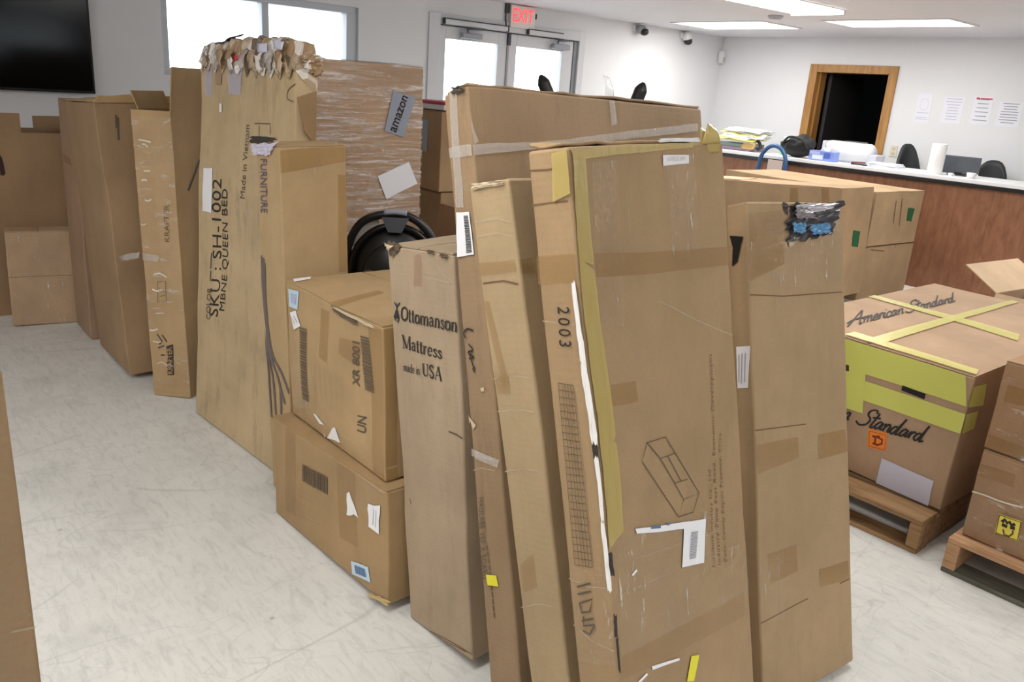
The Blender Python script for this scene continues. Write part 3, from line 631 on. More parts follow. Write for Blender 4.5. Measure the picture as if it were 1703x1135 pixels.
# ================================================================== THE ROW OF CARTONS
def lab(c, f, q, mat=None, name='shipping_label', off=.003, **k): return c.decal(name, f, q, mat or WHITE, off, **k)
def tape(c, f, q, mat=None, off=.0016, **k): return c.decal('tape', f, q, mat or TAPE, off, **k)
def crease(c, f, pts, w=.003, mat=None): return c.strokes(f, [pts], w, mat or INKB, 'crease', .001)

# ---- A: tall narrow carton at the right end, torn open at the top
A = Carton('tall_carton', 'tall narrow carton with a torn top corner showing black and blue film', (-.917, 1.76, 0, .07, .43, 1.364, -.075, .251, .026), (170, 138, 98), .2, 1, .006, .004,
           warp={'FRt': (0, .0, .004)})
tape(A, 'R', [(1240, 352), (1398, 356), (1402, 470), (1245, 484)], CLEAR)
tape(A, 'R', [(1243, 356), (1300, 352), (1302, 440), (1246, 470)], TAPE)
tape(A, 'R', [(1359, 722), (1406, 712), (1410, 750), (1360, 764)]); tape(A, 'R', [(1275, 922), (1322, 905), (1326, 950), (1279, 972)]); tape(A, 'R', [(1359, 946), (1410, 932), (1413, 962), (1362, 976)])
tape(A, 'R', [(1256, 742), (1326, 728), (1328, 762), (1259, 790)]); tape(A, 'R', [(1262, 935), (1306, 912), (1304, 1030), (1264, 1042)], CLEAR)
crease(A, 'R', [(1246, 492), (1300, 494), (1400, 486)]); crease(A, 'R', [(1263, 1040), (1330, 1002), (1412, 962)], .004); crease(A, 'R', [(1253, 718), (1300, 712), (1340, 706)])
lq = lab(A, 'F', [(1227, 577), (1249, 577), (1246, 646), (1229, 646)]); A.strokes('F', [[(1232, 590), (1232, 636)], [(1237, 588), (1236, 638)], [(1242, 588), (1241, 636)]], .002, GREYP, 'label_print', .0045, 1, lq)
A.decal('torn_hole', 'F', [(1213, 396), (1236, 388), (1230, 428), (1217, 434)], BLACKP, .003, jag=.3)
t_ = A.tear('torn_film', 'R', [(1307, 342), (1398, 337), (1378, 392), (1308, 404)], plain('black_film', (46, 44, 50), .3), .003, .012, 12, 3, .08, 'crumpled black film showing through the torn corner')
for q, m, sd in (([(1312, 373), (1333, 374), (1332, 390), (1312, 390)], plain('blue_film', (74, 132, 176), .3), 5), ([(1340, 376), (1376, 372), (1374, 388), (1345, 392)], plain('blue_film', (74, 132, 176), .3), 8),
                 ([(1322, 342), (1390, 338), (1366, 352), (1330, 358)], plain('silver_film', (196, 194, 202), .22, .3), 11), ([(1316, 346), (1340, 350), (1352, 366), (1318, 366)], plain('grey_film', (120, 116, 118), .3), 15)):
    A.tear('film_scrap', 'R', q, m, .013, .008, 8, sd, .1, parent=t_)
A.tear('torn_edge', 'R', [(1300, 338), (1310, 342), (1308, 362), (1302, 352)], plain('purple_black', (50, 34, 44), .5), .003, .006, 5, 21, .1)
A.tear('torn_edge', 'R', [(1308, 400), (1320, 392), (1316, 410), (1310, 412)], plain('torn_paper', (196, 180, 152), .8), .003, .004, 4, 22, .1)

# ---- B: tall carton with yellow tape, nearest the camera
B = Carton('tall_carton', 'tall carton edged with yellow masking tape and printed with a bench drawing', (-.822, 1.081, 0, .105, .551, 1.51, .126, .218, -.015), (164, 131, 90), .16, 2, .006, .004,
           warp={'FRt': (-.01, 0, 0), 'BRt': (0, 0, .0), 'FLt': (.0, 0, .004)})
tape(B, 'R', [(993, 421), (1214, 411), (1217, 441), (997, 461)]); tape(B, 'F', [(892, 428), (961, 421), (966, 468), (894, 476)])
tape(B, 'R', [(1030, 1098), (1236, 985), (1240, 1024), (1034, 1134)]); tape(B, 'R', [(1010, 640), (1060, 632), (1064, 668), (1014, 676)])
tape(B, 'R', [(1110, 258), (1156, 256), (1168, 440), (1120, 446)], CLEAR); tape(B, 'R', [(990, 270), (1030, 268), (1044, 540), (1000, 545)], CLEAR); tape(B, 'R', [(1026, 890), (1240, 830), (1246, 985), (1034, 1090)], CLEAR)
tape(B, 'F', [(934, 940), (1015, 960), (1030, 1110), (958, 1100)], CLEAR)
tape(B, 'R', [(946, 250), (1160, 236), (1150, 246), (962, 266)], MASK, .004, jag=.05)
tape(B, 'F', [(922, 258), (955, 249), (958, 322), (926, 338)], MASK, .004, jag=.03)
for q in ([(955, 250), (975, 258), (990, 440), (966, 440)], [(966, 440), (990, 438), (1026, 735), (998, 735)], [(998, 735), (1026, 735), (1036, 880), (1013, 915)]):
    tape(B, 'R', q, MASK, .004, jag=.04)
for q in ([(958, 470), (966, 470), (982, 600), (972, 604)], [(972, 604), (982, 600), (1000, 738), (988, 736)], [(992, 760), (1000, 760), (1010, 870), (1004, 870)], [(1003, 870), (1010, 870), (1022, 985), (1014, 985)]):
    B.tear('exposed_foam', 'F', q, FOAM, .003, .004, 8, int(q[0][0]), .04)
for q in ([(988, 736), (999, 738), (1003, 790), (994, 790)], [(1012, 920), (1022, 920), (1026, 960), (1016, 960)], [(1023, 1024), (1029, 1024), (1031, 1062), (1025, 1062)], [(1027, 1062), (1032, 1062), (1036, 1118), (1032, 1118)]):
    B.tear('split_corner', 'F', q, plain('split_dark', (52, 44, 40), .8), .0025, .002, 6, int(q[0][1]), .06)
B.text('F', '2003', [(953, 510), (955, 577), (934, 576), (932, 510)], INK, .0, spacing=1.3)
gl = []
for t in np.linspace(0, 1, 27): gl.append([(931+25*t*1.08, 638+304*t), (958+31*t, 641+305*t)])
for s_ in (0, .25, .45, .62, .8, 1): gl.append([(931+27*s_, 638+3*s_), (958+31*s_, 942+4*s_)])
B.strokes('F', gl, .0014, INK2, 'printed_table')
B.strokes('F', [[(962, 978), (985, 972)], [(963, 990), (986, 985)], [(966, 1005), (988, 998), (984, 1018), (970, 1020), (966, 1005)], [(970, 1034), (990, 1030)], [(972, 1050), (984, 1056), (992, 1042)], [(973, 1026), (973, 1042), (992, 1040)]], .004, INK2, 'handling_marks')
lq = lab(B, 'R', [(1104, 259), (1145, 258), (1145, 272), (1104, 276)], jag=.06); B.bars('R', [(1110, 262), (1140, 261), (1140, 268), (1110, 270)], 12, SCUFF, 3, off=.0045, parent=lq)
lab(B, 'R', [(1055, 881), (1173, 862), (1172, 875), (1057, 889)], jag=.02); l2 = lab(B, 'R', [(1135, 868), (1173, 862), (1169, 936), (1131, 944)])
B.bars('R', [(1146, 884), (1158, 882), (1154, 928), (1143, 930)], 22, GREYP, 4, False, off=.0045, parent=l2); B.strokes('R', [[(1080, 878), (1096, 876)], [(1106, 872), (1111, 871)]], .005, plain('label_blue', (80, 110, 160), .6), 'label_print', .004)
Z = lambda *a: [(1000+x/2.836, 560+y/2.836) for x, y in a]
B.strokes('R', [Z((220, 500), (305, 475), (350, 550), (460, 735), (385, 765), (345, 690), (280, 575), (220, 500)), Z((220, 500), (195, 590), (360, 850), (385, 765)), Z((360, 850), (430, 825), (460, 735)),
                Z((280, 575), (350, 550)), Z((345, 690), (405, 670)), Z((315, 565), (375, 680))], .0022, INK2, 'bench_drawing')
def ccw(x0, y0, x1, y1, w): return [(x0, y0), (x1, y1), (x1+w, y1), (x0+w, y0)]     # text climbing from (x0,y0) to (x1,y1)
B.text('R', 'Furniture Industry Co., Ltd', ccw(1184, 944, 1178, 782, 6), INKB, .0, spacing=1.15)
B.text('R', 'Industry Zone East Road, Economic Development', ccw(1193, 940, 1179, 590, 6), INKB, .0, spacing=1.15)
B.text('R', 'Zone, County Region Province, China', ccw(1203, 936, 1195, 722, 6), INKB, .0, spacing=1.15)
lab(B, 'R', [(1148, 1091), (1161, 1089), (1152, 1132), (1140, 1133)], plain('yellow_sticker', (226, 216, 44), .5), 'yellow_sticker')
for q in ([(1082, 1108), (1128, 1094), (1128, 1098), (1084, 1114)], [(1060, 1134), (1074, 1119), (1076, 1122), (1064, 1135)], [(1048, 958), (1056, 948), (1057, 952), (1050, 960)]): B.decal('torn_paper', 'R', q, WHITE, .003)
crease(B, 'R', [(1100, 500), (1160, 535), (1220, 560)], .003, SCUFF); crease(B, 'F', [(880, 288), (915, 284), (946, 275)]); crease(B, 'F', [(886, 344), (950, 334)]); crease(B, 'F', [(904, 537), (968, 540)], .003, SCUFF)
# crumpled lid and a gob of yellow tape at the far top corner
a = B.c['FLt']; sheet('torn_lid', [B.S('T', .0, .0, .006), B.S('T', .09, .0, .004), B.S('T', .09, .5, .006), B.S('T', .01, .5, .012)], B.mat, B.root, .006, 10, .012, 4)
tg = B.S('R', B.d-.062, B.h-.01, 0)
for i, (dx, dz, s_) in enumerate(((0, 0, 1.), (.012, .02, .7))):
    sheet('tape_gob', [tg+Vector((-.02+dx, -.028, -.012+dz)), tg+Vector((.006+dx, .024*s_, -.012+dz)), tg+Vector((.0+dx, .016*s_, .03*s_+dz)), tg+Vector((-.01+dx, -.012, .045*s_+dz))], MASK, B.root, .003, 8, .009, 30+i, .008)
B.tear('exposed_paper', 'R', [(1094, 232), (1160, 229), (1160, 236), (1096, 238)], FOAM, .006, .004, 8, 9, .05)

for pts in ([(1046, 330), (1050, 372), (1054, 400)], [(1128, 300), (1130, 340), (1134, 380)], [(1024, 470), (1030, 500)], [(1210, 700), (1222, 760)], [(1060, 930), (1120, 908), (1200, 880)], [(1034, 990), (1120, 950), (1236, 905)]): crease(B, 'R', pts, .0022, SCUFF)
crease(B, 'F', [(935, 962), (980, 978), (1016, 982)], .003, SCUFF); crease(B, 'F', [(950, 1040), (990, 1070), (1026, 1086)], .003, SCUFF)
# ---- thin carton left of B
C = Carton('tall_carton', 'plain tall thin carton wedged between the taped carton and the big flat carton', (-1.026, 1.12, 0, .134, .5, 1.427, .013, .263, -.021), (172, 144, 104), .14, 3, .006, .005)
tape(C, 'F', [(799, 438), (859, 432), (862, 451), (800, 459)]); tape(C, 'R', [(861, 432), (884, 430), (890, 452), (865, 455)])
tape(C, 'F', [(806, 500), (816, 500), (850, 640), (838, 640)]); tape(C, 'F', [(824, 622), (849, 622), (851, 654), (829, 654)]); tape(C, 'F', [(866, 940), (890, 920), (896, 976), (872, 985)])
for y in (366, 390, 468, 626, 682, 782, 1005): crease(C, 'F', [(796+(y-366)*.104, y+3), (830+(y-366)*.108, y-2), (852+(y-366)*.115, y+4)], .0035, SCUFF if y % 4 else INKB)
C.tear('torn_edge', 'F', [(788, 306), (842, 300), (840, 308), (790, 316)], plain('torn_paper', (196, 180, 152), .8), .003, .006, 8, 41, .06)

# ---- the big flat carton standing behind
F_ = Carton('flat_carton', 'big flat carton standing on edge, tallest of the leaning row, taped in clear plastic', (-1.264, 1.15, 0, .124, .892, 1.587, .018, .257, .027), (152, 121, 87), .55, 4, .008, .005,
            warp={'FLt': (.026, 0, -.004), 'FRt': (-.006, 0, 0), 'FLb': (0, 0, 0)})
lq = lab(F_, 'F', [(753, 354), (781, 350), (790, 423), (755, 425)], jag=.02); F_.bars('F', [(771, 358), (780, 357), (787, 418), (776, 419)], 26, INK, 6, False, off=.0045, parent=lq)
tape(F_, 'F', [(742, 156), (758, 152), (770, 348), (752, 350)], HAZE, .002, jag=.03); tape(F_, 'F', [(740, 246), (794, 238), (796, 258), (742, 264)], HAZE, .003, jag=.04)
tape(F_, 'R', [(786, 240), (900, 236), (900, 248), (788, 258)], HAZE, .003, jag=.04); tape(F_, 'R', [(900, 236), (1160, 206), (1160, 219), (900, 249)], HAZE, .003, jag=.03)
tape(F_, 'R', [(1013, 166), (1022, 167), (1027, 208), (1017, 210)], HAZE, .003, jag=.05); tape(F_, 'R', [(778, 195), (783, 194), (799, 236), (792, 240)], HAZE, .003)
tape(F_, 'F', [(775, 743), (790, 748), (830, 768), (778, 757)], HAZE, .003); tape(F_, 'F', [(790, 748), (834, 766), (830, 778), (789, 762)], HAZE, .003)
F_.strokes('F', [[(788, 548), (776, 545), (768, 552), (772, 560)], [(778, 570), (786, 580), (776, 584), (788, 592), (778, 594)], [(780, 588), (786, 606), (790, 612)], [(785, 610), (789, 617)]], .005, INK, 'marker_writing', .003, 4)
F_.text('F', 'HAULABE VEP X BOARD', [(806, 826), (812, 960), (801, 962), (795, 828)], INK2, 0., spacing=1.2); F_.strokes('F', [[(812+k*.9, 906+k*11), (813+k*.9, 914+k*11)] for k in range(11)], .004, INK2, 'small_print')
lab(F_, 'F', [(809, 954), (827, 956), (830, 974), (811, 971)], plain('yellow_sticker', (226, 216, 44), .5), 'yellow_sticker')
for q in ([(799, 644), (806, 643), (806, 650), (801, 650)], [(769, 690), (776, 696), (790, 706), (784, 713)], [(772, 688), (776, 690), (778, 700), (774, 702)]): F_.decal('torn_paper', 'F', q, plain('torn_paper', (196, 180, 152), .8), .003, jag=.05)
crease(F_, 'F', [(778, 781), (800, 778), (826, 784)], .003, SCUFF)
F_.tear('crushed_rim', 'F', [(752, 147), (778, 141), (779, 152), (750, 158)], plain('crushed_dark', (84, 76, 66), .7), .004, .012, 8, 51, .1)
q0 = F_.local(at_x((966, 160), -1.62)); q1 = F_.S('R', .5, F_.h-.005, -.02)
sheet('plastic_tail', [q1+Vector((0, -.02, 0)), q1+Vector((0, .02, 0)), q1+Vector((-.02, .024, .075)), q1+Vector((-.02, .0, .08))], film('clear_plastic_tail', (235, 238, 240), .3, .15, .6), F_.root, .001, 8, .008, 6, .01)
sheet('lid_edge', [F_.S('T', .0, .01, .005), F_.S('T', .12, .0, .004), F_.S('T', .12, .88, .005), F_.S('T', .0, .88, .008)], F_.mat, F_.root, .006, 14, .006, 9)

# ---- mattress carton with lettering
O_ = Carton('tall_carton', 'greyish mattress carton with large serif lettering on its front', (-1.767, 1.228, 0, .309, .3, 1.152, .015, .121, -.021), (168, 143, 115), .32, 5, .007, .006, warp={'FLt': (.0, 0, .004), 'BLt': (0, 0, .01)})
O_.flaps(along='y')
def serif(c, f, body, q): vs_, fs = serif_mesh(body); return c.fill('lettering', f, c.quad(f, q), vs_, fs, INK, .0022)
serif(O_, 'F', 'Ottomanson', [(667, 510), (762, 528), (762, 553), (667, 533)]); serif(O_, 'F', 'Mattress', [(669, 556), (738, 575), (737, 597), (671, 578)])
serif(O_, 'F', 'made in', [(672, 603), (703, 609), (703, 624), (673, 617)]); serif(O_, 'F', 'USA', [(706, 604), (737, 611), (737, 634), (707, 624)])
O_.strokes('F', [[(656, 503), (660, 512), (665, 504)], [(660, 505), (660, 516)], [(660, 516), (656, 528), (659, 534)], [(660, 516), (664, 530), (662, 537)]], .005, INK, 'tulip_emblem'); O_.decal('tulip_emblem', 'F', [(658, 517), (662, 517), (665, 531), (656, 530)], INK, .0024)
tape(O_, 'F', [(689, 424), (703, 424), (703, 478), (689, 478)], film('orange_tape', (176, 124, 90), .2, .3, .1))
for q, sd in (([(646, 404), (668, 408), (662, 424), (650, 428)], 61), ([(713, 416), (728, 418), (724, 424), (714, 422)], 62), ([(736, 420), (750, 424), (746, 430), (734, 426)], 63)): O_.tear('torn_corner', 'F', q, plain('torn_dark', (96, 80, 62), .9), .003, .008, 6, sd, .16)
O_.tear('torn_corner', 'F', [(646, 405), (660, 409), (652, 418), (648, 416)], plain('torn_paper', (196, 180, 152), .8), .010, .008, 5, 64, .16)
crease(O_, 'F', [(722, 432), (738, 456), (756, 470)], .003, SCUFF); crease(O_, 'F', [(708, 462), (752, 472)], .003, SCUFF); crease(O_, 'F', [(747, 718), (760, 724), (768, 730)], .005, INK2); crease(O_, 'F', [(680, 828), (683, 838)], .004)
crease(O_, 'F', [(683, 1035), (728, 1062), (776, 1084)], .004); crease(O_, 'F', [(716, 1050), (758, 1072), (790, 1092)], .003)

# ---- two cartons stacked in front
LO = Carton('shipping_carton', 'wide brown carton on the floor at the bottom of the two-carton stack', (-2.582, 1.165, 0, .762, .5, .385, .017, .039, .003), (166, 131, 84), .14, 6, .008, .006)
LO.flaps(); tape(LO, 'F', [(562, 770), (592, 786), (596, 912), (566, 893)], TAPE); tape(LO, 'F', [(476, 706), (494, 718), (494, 860), (476, 848)], TAPE); tape(LO, 'F', [(566, 770), (628, 808), (626, 870), (570, 830)], CLEAR)
LO.bars('F', [(506, 771), (548, 795), (548, 823), (506, 798)], 16, INK2, 7)
for k in range(5): LO.strokes('F', [[(500, 812+k*11), (534+9*math.sin(k*2.), 831+k*11)]], .0025, TAPE, 'small_print')
l3 = lab(LO, 'F', [(615, 838), (634, 842), (631, 890), (616, 876)], jag=.05); LO.strokes('F', [[(624, 846), (623, 872)], [(628, 848), (627, 876)]],   .002, GREYP, 'label_print', .0045, 1, l3)
lq = lab(LO, 'F', [(585, 934), (614, 945), (617, 970), (587, 955)], BLUEP); LO.bars('F', [(591, 941), (609, 948), (611, 962), (593, 954)], 10, plain('label_blue', (80, 110, 160), .6), 8, True, 'barcode', .0045, lq)
LO.decal('torn_paper', 'F', [(580, 818), (584, 819), (598, 859), (579, 858)], FOAM, .003, jag=.08); LO.decal('crushed_rim', 'F', [(560, 756), (640, 815), (641, 822), (560, 762)], SCUFF, .003, jag=.1)
LO.tear('crushed_rim', 'F', [(618, 985), (648, 1000), (647, 1008), (612, 990)], plain('gilt_edge', (190, 164, 112), .5), .003, .006, 8, 71, .1)

UP = Carton('shipping_carton', 'carton with a crushed lid and rows of print on top of the two-carton stack', (-2.563, 1.229, .4, .679, .6, .489, -.041, .032, -.028), (176, 142, 94), .2, 7, .009, .006)
UP.flaps()
tape(UP, 'F', [(536, 512), (550, 518), (549, 604), (536, 594)]); tape(UP, 'T', [(540, 508), (628, 489), (640, 493), (554, 515)], TAPE, .006); tape(UP, 'F', [(612, 542), (634, 548), (641, 800), (622, 786)]); tape(UP, 'R', [(635, 548), (654, 545), (662, 800), (642, 806)])
tape(UP, 'F', [(568, 560), (612, 572), (590, 606), (566, 586)]); tape(UP, 'F', [(488, 560), (520, 575), (516, 690), (492, 676)], CLEAR); tape(UP, 'F', [(500, 670), (600, 740), (600, 772), (500, 700)], CLEAR)
lq = lab(UP, 'F', [(480, 482), (497, 487), (496, 517), (481, 510)], BLUEP); UP.decal('label_print', 'F', [(484, 489), (494, 492), (493, 508), (485, 504)], plain('label_lilac', (170, 180, 210), .6), .0045, parent=lq)
lq = lab(UP, 'F', [(482, 520), (493, 518), (502, 544), (491, 549)]); UP.strokes('F', [[(486, 528), (493, 540)], [(490, 526), (497, 538)]], .003, GREYP, 'label_print', .0045, 1, lq)
lab(UP, 'T', [(487, 468), (515, 463), (516, 469), (489, 474)], off=.0065)
UP.bars('F', [(500, 545), (513, 549), (516, 668), (506, 662)], 26, INK2, 9, False); UP.bars('F', [(600, 558), (613, 562), (622, 655), (608, 648)], 22, INK2, 10, False)
UP.text('F', 'XR 8001', [(588, 640), (588, 566), (599, 570), (599, 644)], INK2, .02); UP.text('F', 'UN', [(596, 716), (596, 690), (610, 694), (610, 722)], INK2, .02)
for k in range(6): UP.strokes('F', [[(528+k*8.5, 604+k*4.6), (530+k*8.5, 664+k*5+8*math.sin(k*3.))]], .0025, TAPE, 'small_print')
UP.decal('torn_paper', 'F', [(556, 712), (561, 712), (569, 737), (546, 728)], FOAM, .003, jag=.06); UP.decal('torn_paper', 'F', [(523, 688), (528, 690), (541, 706), (535, 706)], FOAM, .003, jag=.06)
UP.tear('crushed_rim', 'F', [(556, 508), (596, 533), (594, 541), (560, 518)], plain('torn_dark', (96, 80, 62), .9), .003, .006, 8, 72, .1); UP.tear('crushed_rim', 'F', [(560, 507), (622, 541), (620, 546), (560, 512)], plain('torn_paper', (196, 180, 152), .8), .006, .005, 8, 73, .12)

# ---- carton with curved printed stripes
SX = Carton('tall_carton', 'tall carton with dark curving stripes printed on its narrow front', (-2.785, 1.248, 0, .178, .261, 1.344, .03, .017, -.021), (176, 144, 98), .16, 8, .006, .005)
SX.strokes('F', [[(435, 424), (438, 470), (443, 540), (447, 585), (458, 636), (461, 690)], [(439, 428), (442, 500), (448, 560), (455, 598), (468, 640), (470, 690)], [(437, 430), (441, 520), (450, 588), (463, 622), (476, 672)],
                 [(441, 436), (445, 530), (454, 585), (470, 620), (482, 655)], [(434, 426), (437, 520), (443, 575), (449, 620), (453, 694)]], .013, plain('stripe_ink', (104, 92, 88), .7), 'curved_stripes', .0022, 5)
SX.text('F', 'FURNITURE', [(444, 264), (446, 354), (435, 354), (433, 264)], plain('violet_ink', (92, 84, 110), .7), .0)
tape(SX, 'R', [(463, 250), (577, 238), (577, 268), (463, 288)]); tape(SX, 'R', [(478, 236), (530, 234), (534, 290), (480, 300)], CLEAR); tape(SX, 'R', [(562, 290), (577, 290), (578, 450), (564, 452)])
SX.tear('split_seam', 'F', [(416, 226), (462, 228), (458, 236), (418, 238)], plain('split_dark', (52, 44, 40), .8), .004, .004, 8, 81, .1)
SX.tear('torn_plastic', 'F', [(420, 240), (462, 236), (452, 258), (424, 258)], film('violet_white_film', (214, 210, 232), .8, .15, .6), .006, .008, 8, 82, .1)
SX.flaps(along='y')

# ---- headboard carton with the stock number
K = Carton('tall_carton', 'tall wide headboard carton with a shredded plastic top and a stock number', (-3.649, 1.255, 0, .818, .085, 1.629, .057, .001, .063), (188, 160, 118), .6, 9, .012, .007)
K.text('F', 'SKU : SH-1002', [(350, 526), (356, 298), (371, 299), (365, 528)], INK, .0, spacing=1.05); K.text('F', 'MBNE QUEEN BED', [(367, 517), (372, 315), (383, 316), (378, 519)], INK, .0, spacing=1.05)
K.text('F', 'COLOR', [(345, 532), (346, 478), (353, 479), (352, 533)], INK2, 0.); K.strokes('F', [[(350, 468), (350, 450)], [(350, 446), (351, 420)]], .008, INK2, 'small_print'); K.text('F', 'Made in Vietnam', [(402, 330), (408, 206), (416, 207), (410, 331)], INK2, .0)
lab(K, 'F', [(341, 280), (356, 281), (354, 355), (339, 352)], WHITE); lab(K, 'F', [(379, 106), (404, 107), (401, 158), (382, 155)], film('lavender_film', (205, 203, 222), .5, .3, .3), jag=.04); lab(K, 'F', [(356, 100), (371, 101), (369, 142), (360, 140)], plain('kraft_scrap', (160, 132, 108), .8), jag=.04)
lab(K, 'F', [(342, 107), (354, 108), (353, 160), (342, 158)], film('lavender_film', (205, 203, 222), .5, .3, .3), jag=.05); tape(K, 'F', [(400, 110), (428, 112), (432, 480), (398, 480)], CLEAR); K.decal('torn_paper', 'F', [(366, 172), (370, 172), (370, 186), (366, 186)], FOAM, .003)
K.strokes('F', [[(424, 204), (450, 205), (450, 222)], [(432, 208), (432, 226)]], .004, INK2, 'handling_marks'); K.strokes('F', [[(494, 140), (482, 150), (480, 164), (490, 170)]], .004, INKB, 'handling_marks', smooth=4)
# shredded top: a hood of crumpled plastic and paper
CRU = crumple_mat(); rn = random.Random(12); vs_, fs = [], []; nu, nj = 44, 16
for i in range(nu+1):
    u = K.w*i/nu
    for j in range(nj+1):
        t = j/nj
        if t < .4: p = K.S('F', u, K.h-.05*(1-t/.4)*(1+.5*math.sin(i*1.7)), .006)
        elif t < .8: p = K.S('T', u, K.d*(t-.4)/.4, .02+.045*min(1, .4+1.2*i/nu))
        else: p = K.S('B', u, K.h-.12*(t-.8)/.2, .004)
        k_ = .006 if j in (0, nj) else .018
        p = p+noise.noise_vector(p*26)*k_+noise.noise_vector(p*60)*k_*.5
        if i == nu: p = p+Vector((.004, 0, 0))
        vs_.append(p)
for i in range(nu):
    for j in range(nj): a = i*(nj+1)+j; fs.append((a, a+nj+1, a+nj+2, a+1))
fs.append(tuple(range(nj+1))); fs.append(tuple(nu*(nj+1)+j for j in range(nj+1))[::-1])
obj('crumpled_wrap', vs_, fs, CRU, K.root)
K.tear('crumpled_wrap', 'R', [(500, 92), (538, 92), (536, 130), (508, 118)], CRU, .008, .03, 10, 5, .08)
for i in range(9):
    u = K.w*(.1+.8*i/8)+rn.uniform(-.02, .02); ww = rn.uniform(.03, .06); p = K.S('F', u, K.h-.01, .012)
    sheet('wrap_fold', [p+Vector((-ww/2, 0, -.04)), p+Vector((ww/2, -.006, -.045)), p+Vector((ww/2, -.004, .03)), p+Vector((-ww/2, 0, .035))], (CRU, FOAM, CRU)[i % 3] if i % 3 != 1 else HAZE, K.root, .0012, 6, .012, 60+i, .008, .006)
K.tear('red_tape_scrap', 'F', [(385, 98), (412, 90), (410, 96), (386, 106)], plain('red_scrap', (206, 84, 78), .5), .012, .008, 6, 91, .1)
for q in ([(435, 76), (452, 74), (452, 88), (436, 90)], [(462, 68), (482, 70), (480, 84), (464, 82)]): sheet('label_scrap', [K.S('F', *K.uv('F', c), .02) for c in (q[3], q[2], q[1], q[0])], LAV, K.root, .001, 4, .004, 5)
sheet('black_liner', [K.S('T', .14, .0, .05), K.S('T', .30, .0, .07), K.S('T', .28, .05, .085), K.S('T', .13, .05, .055)], BLACKP, K.root, .004, 6, .01, 33)
sheet('side_flap', [K.S('R', .002, K.h-.13, .006), K.S('R', .08, K.h-.10, .006), K.S('R', .08, K.h-.30, .008), K.S('R', .03, K.h-.25, .012)], cardboard((150, 116, 72), .1), K.root, .004, 5)

# ---- open-topped narrow carton
Q4 = Carton('tall_carton', 'narrow open-topped carton with raised flaps and a black logo block near its foot', (-3.978, 1.171, 0, .188, .34, 1.377, .748, .021, .009), (178, 142, 92), .12, 10, .005, .004, open_top=True)
R0, R1 = Q4.S('R', .0, Q4.h), Q4.S('R', Q4.d, Q4.h)
sheet('raised_flap', [R0+Vector((0, .0, 0)), R1, R1+Vector((.03, 0, .19)), R0+Vector((.045, -.045, .19))], Q4.mat, Q4.root, .005, 6)
B0, B1 = Q4.S('B', .0, Q4.h), Q4.S('B', Q4.w, Q4.h)
sheet('raised_flap', [B0, B1, B1+Vector((0, .03, .1)), B0+Vector((0, .03, .1))], Q4.mat, Q4.root, .005, 6)
L0, L1 = Q4.S('L', .0, Q4.h), Q4.S('L', Q4.d, Q4.h)
sheet('raised_flap', [L0+Vector((0, .06, 0)), L1, L1+Vector((-.03, 0, .08)), L0+Vector((-.03, .06, .08))], Q4.mat, Q4.root, .005, 6)
lq = Q4.decal('logo_block', 'F', [(277, 575), (288, 572), (290, 624), (279, 624)], INK, .0022); Q4.text('F', 'KRAFTER', [(279, 622), (278, 578), (286, 576), (288, 621)], plain('kraft_print', (178, 142, 92), .8), .01, off=.004, parent=lq)
Q4.strokes('F', [[(262, 555), (270, 566), (266, 572)], [(270, 556), (278, 568)], [(264, 578), (274, 574)], [(268, 590), (275, 590)]], .006, INK, 'logo_mark'); Q4.text('F', 'KRAFTER', [(275, 402), (274, 340), (282, 340), (283, 402)], INKB, .0)
Q4.strokes('F', [[(262, 468), (276, 466), (277, 500), (263, 502), (262, 468)], [(265, 478), (274, 484)], [(266, 492), (275, 490)]], .003, INKB, 'handling_marks')
Q4.wrap('F', WRAPV, .004, 'clear_tape_wrap', .02, .98); Q4.strokes('R', [[(330, 265), (322, 288), (311, 316)]], .012, BLACKP, 'black_strap', .006)
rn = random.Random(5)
for y in (232, 240, 284, 300, 332, 372, 455, 480, 520, 548, 566, 604):  # glints on the clear tape, painted as pale strokes
    x0 = 222+(y-232)*.085+rn.uniform(0, 16); l_ = rn.uniform(9, 24); Q4.strokes('F', [[(x0, y), (x0+l_*.5, y+rn.uniform(-3, 3)), (x0+l_, y+rn.uniform(-2, 5))]], rn.uniform(.003, .008), film('painted_glint', (244, 238, 228), .7, .1, .3), 'tape_glint_stroke', .006, 4)
p = Q4.S('F', .06, .71, .006); pl = lambda P: Q4.local(P)
sheet('loose_tape_tail', [pl(at_y((198, 426), 1.12)), pl(at_y((232, 419), 1.14)), pl(at_y((232, 430), 1.14)), pl(at_y((202, 434), 1.12))], HAZE, Q4.root, .001, 6, .006, 4); tape(Q4, 'F', [(234, 420), (266, 424), (264, 434), (236, 432)], HAZE, .006, jag=.08)

# ---- leaning brown carton and the upright one behind it
B3 = Carton('tall_carton', 'wide brown carton with an open lid leaning beside the narrow open carton', (-4.90, 1.161, 0, .664, .6, 1.361, -.04, .041, -.042), (158, 124, 88), .2, 11, .008, .007)
B3.strokes('R', [[(192, 192), (193, 214)], [(195, 196), (197, 234)]], .01, INK2, 'small_print'); crease(B3, 'F', [(128, 388), (150, 392), (188, 402)], .004, SCUFF); B3.decal('tape', 'R', [(186, 398), (232, 388), (234, 396), (188, 406)], CLEAR, .002)
fm = cardboard((190, 152, 100), .08)
for k, (o1, o2) in enumerate(((.004, .03), (.012, .045))): sheet('top_flap', [B3.S('T', .0+.01*k, .005+.29*k, o1), B3.S('T', .664, .005+.29*k, o1), B3.S('T', .664, .30+.29*k, o2 if k == 0 else o1), B3.S('T', .01, .30+.29*k, o2 if k == 0 else o1)], fm, B3.root, .006, 6, .004, 3+k)
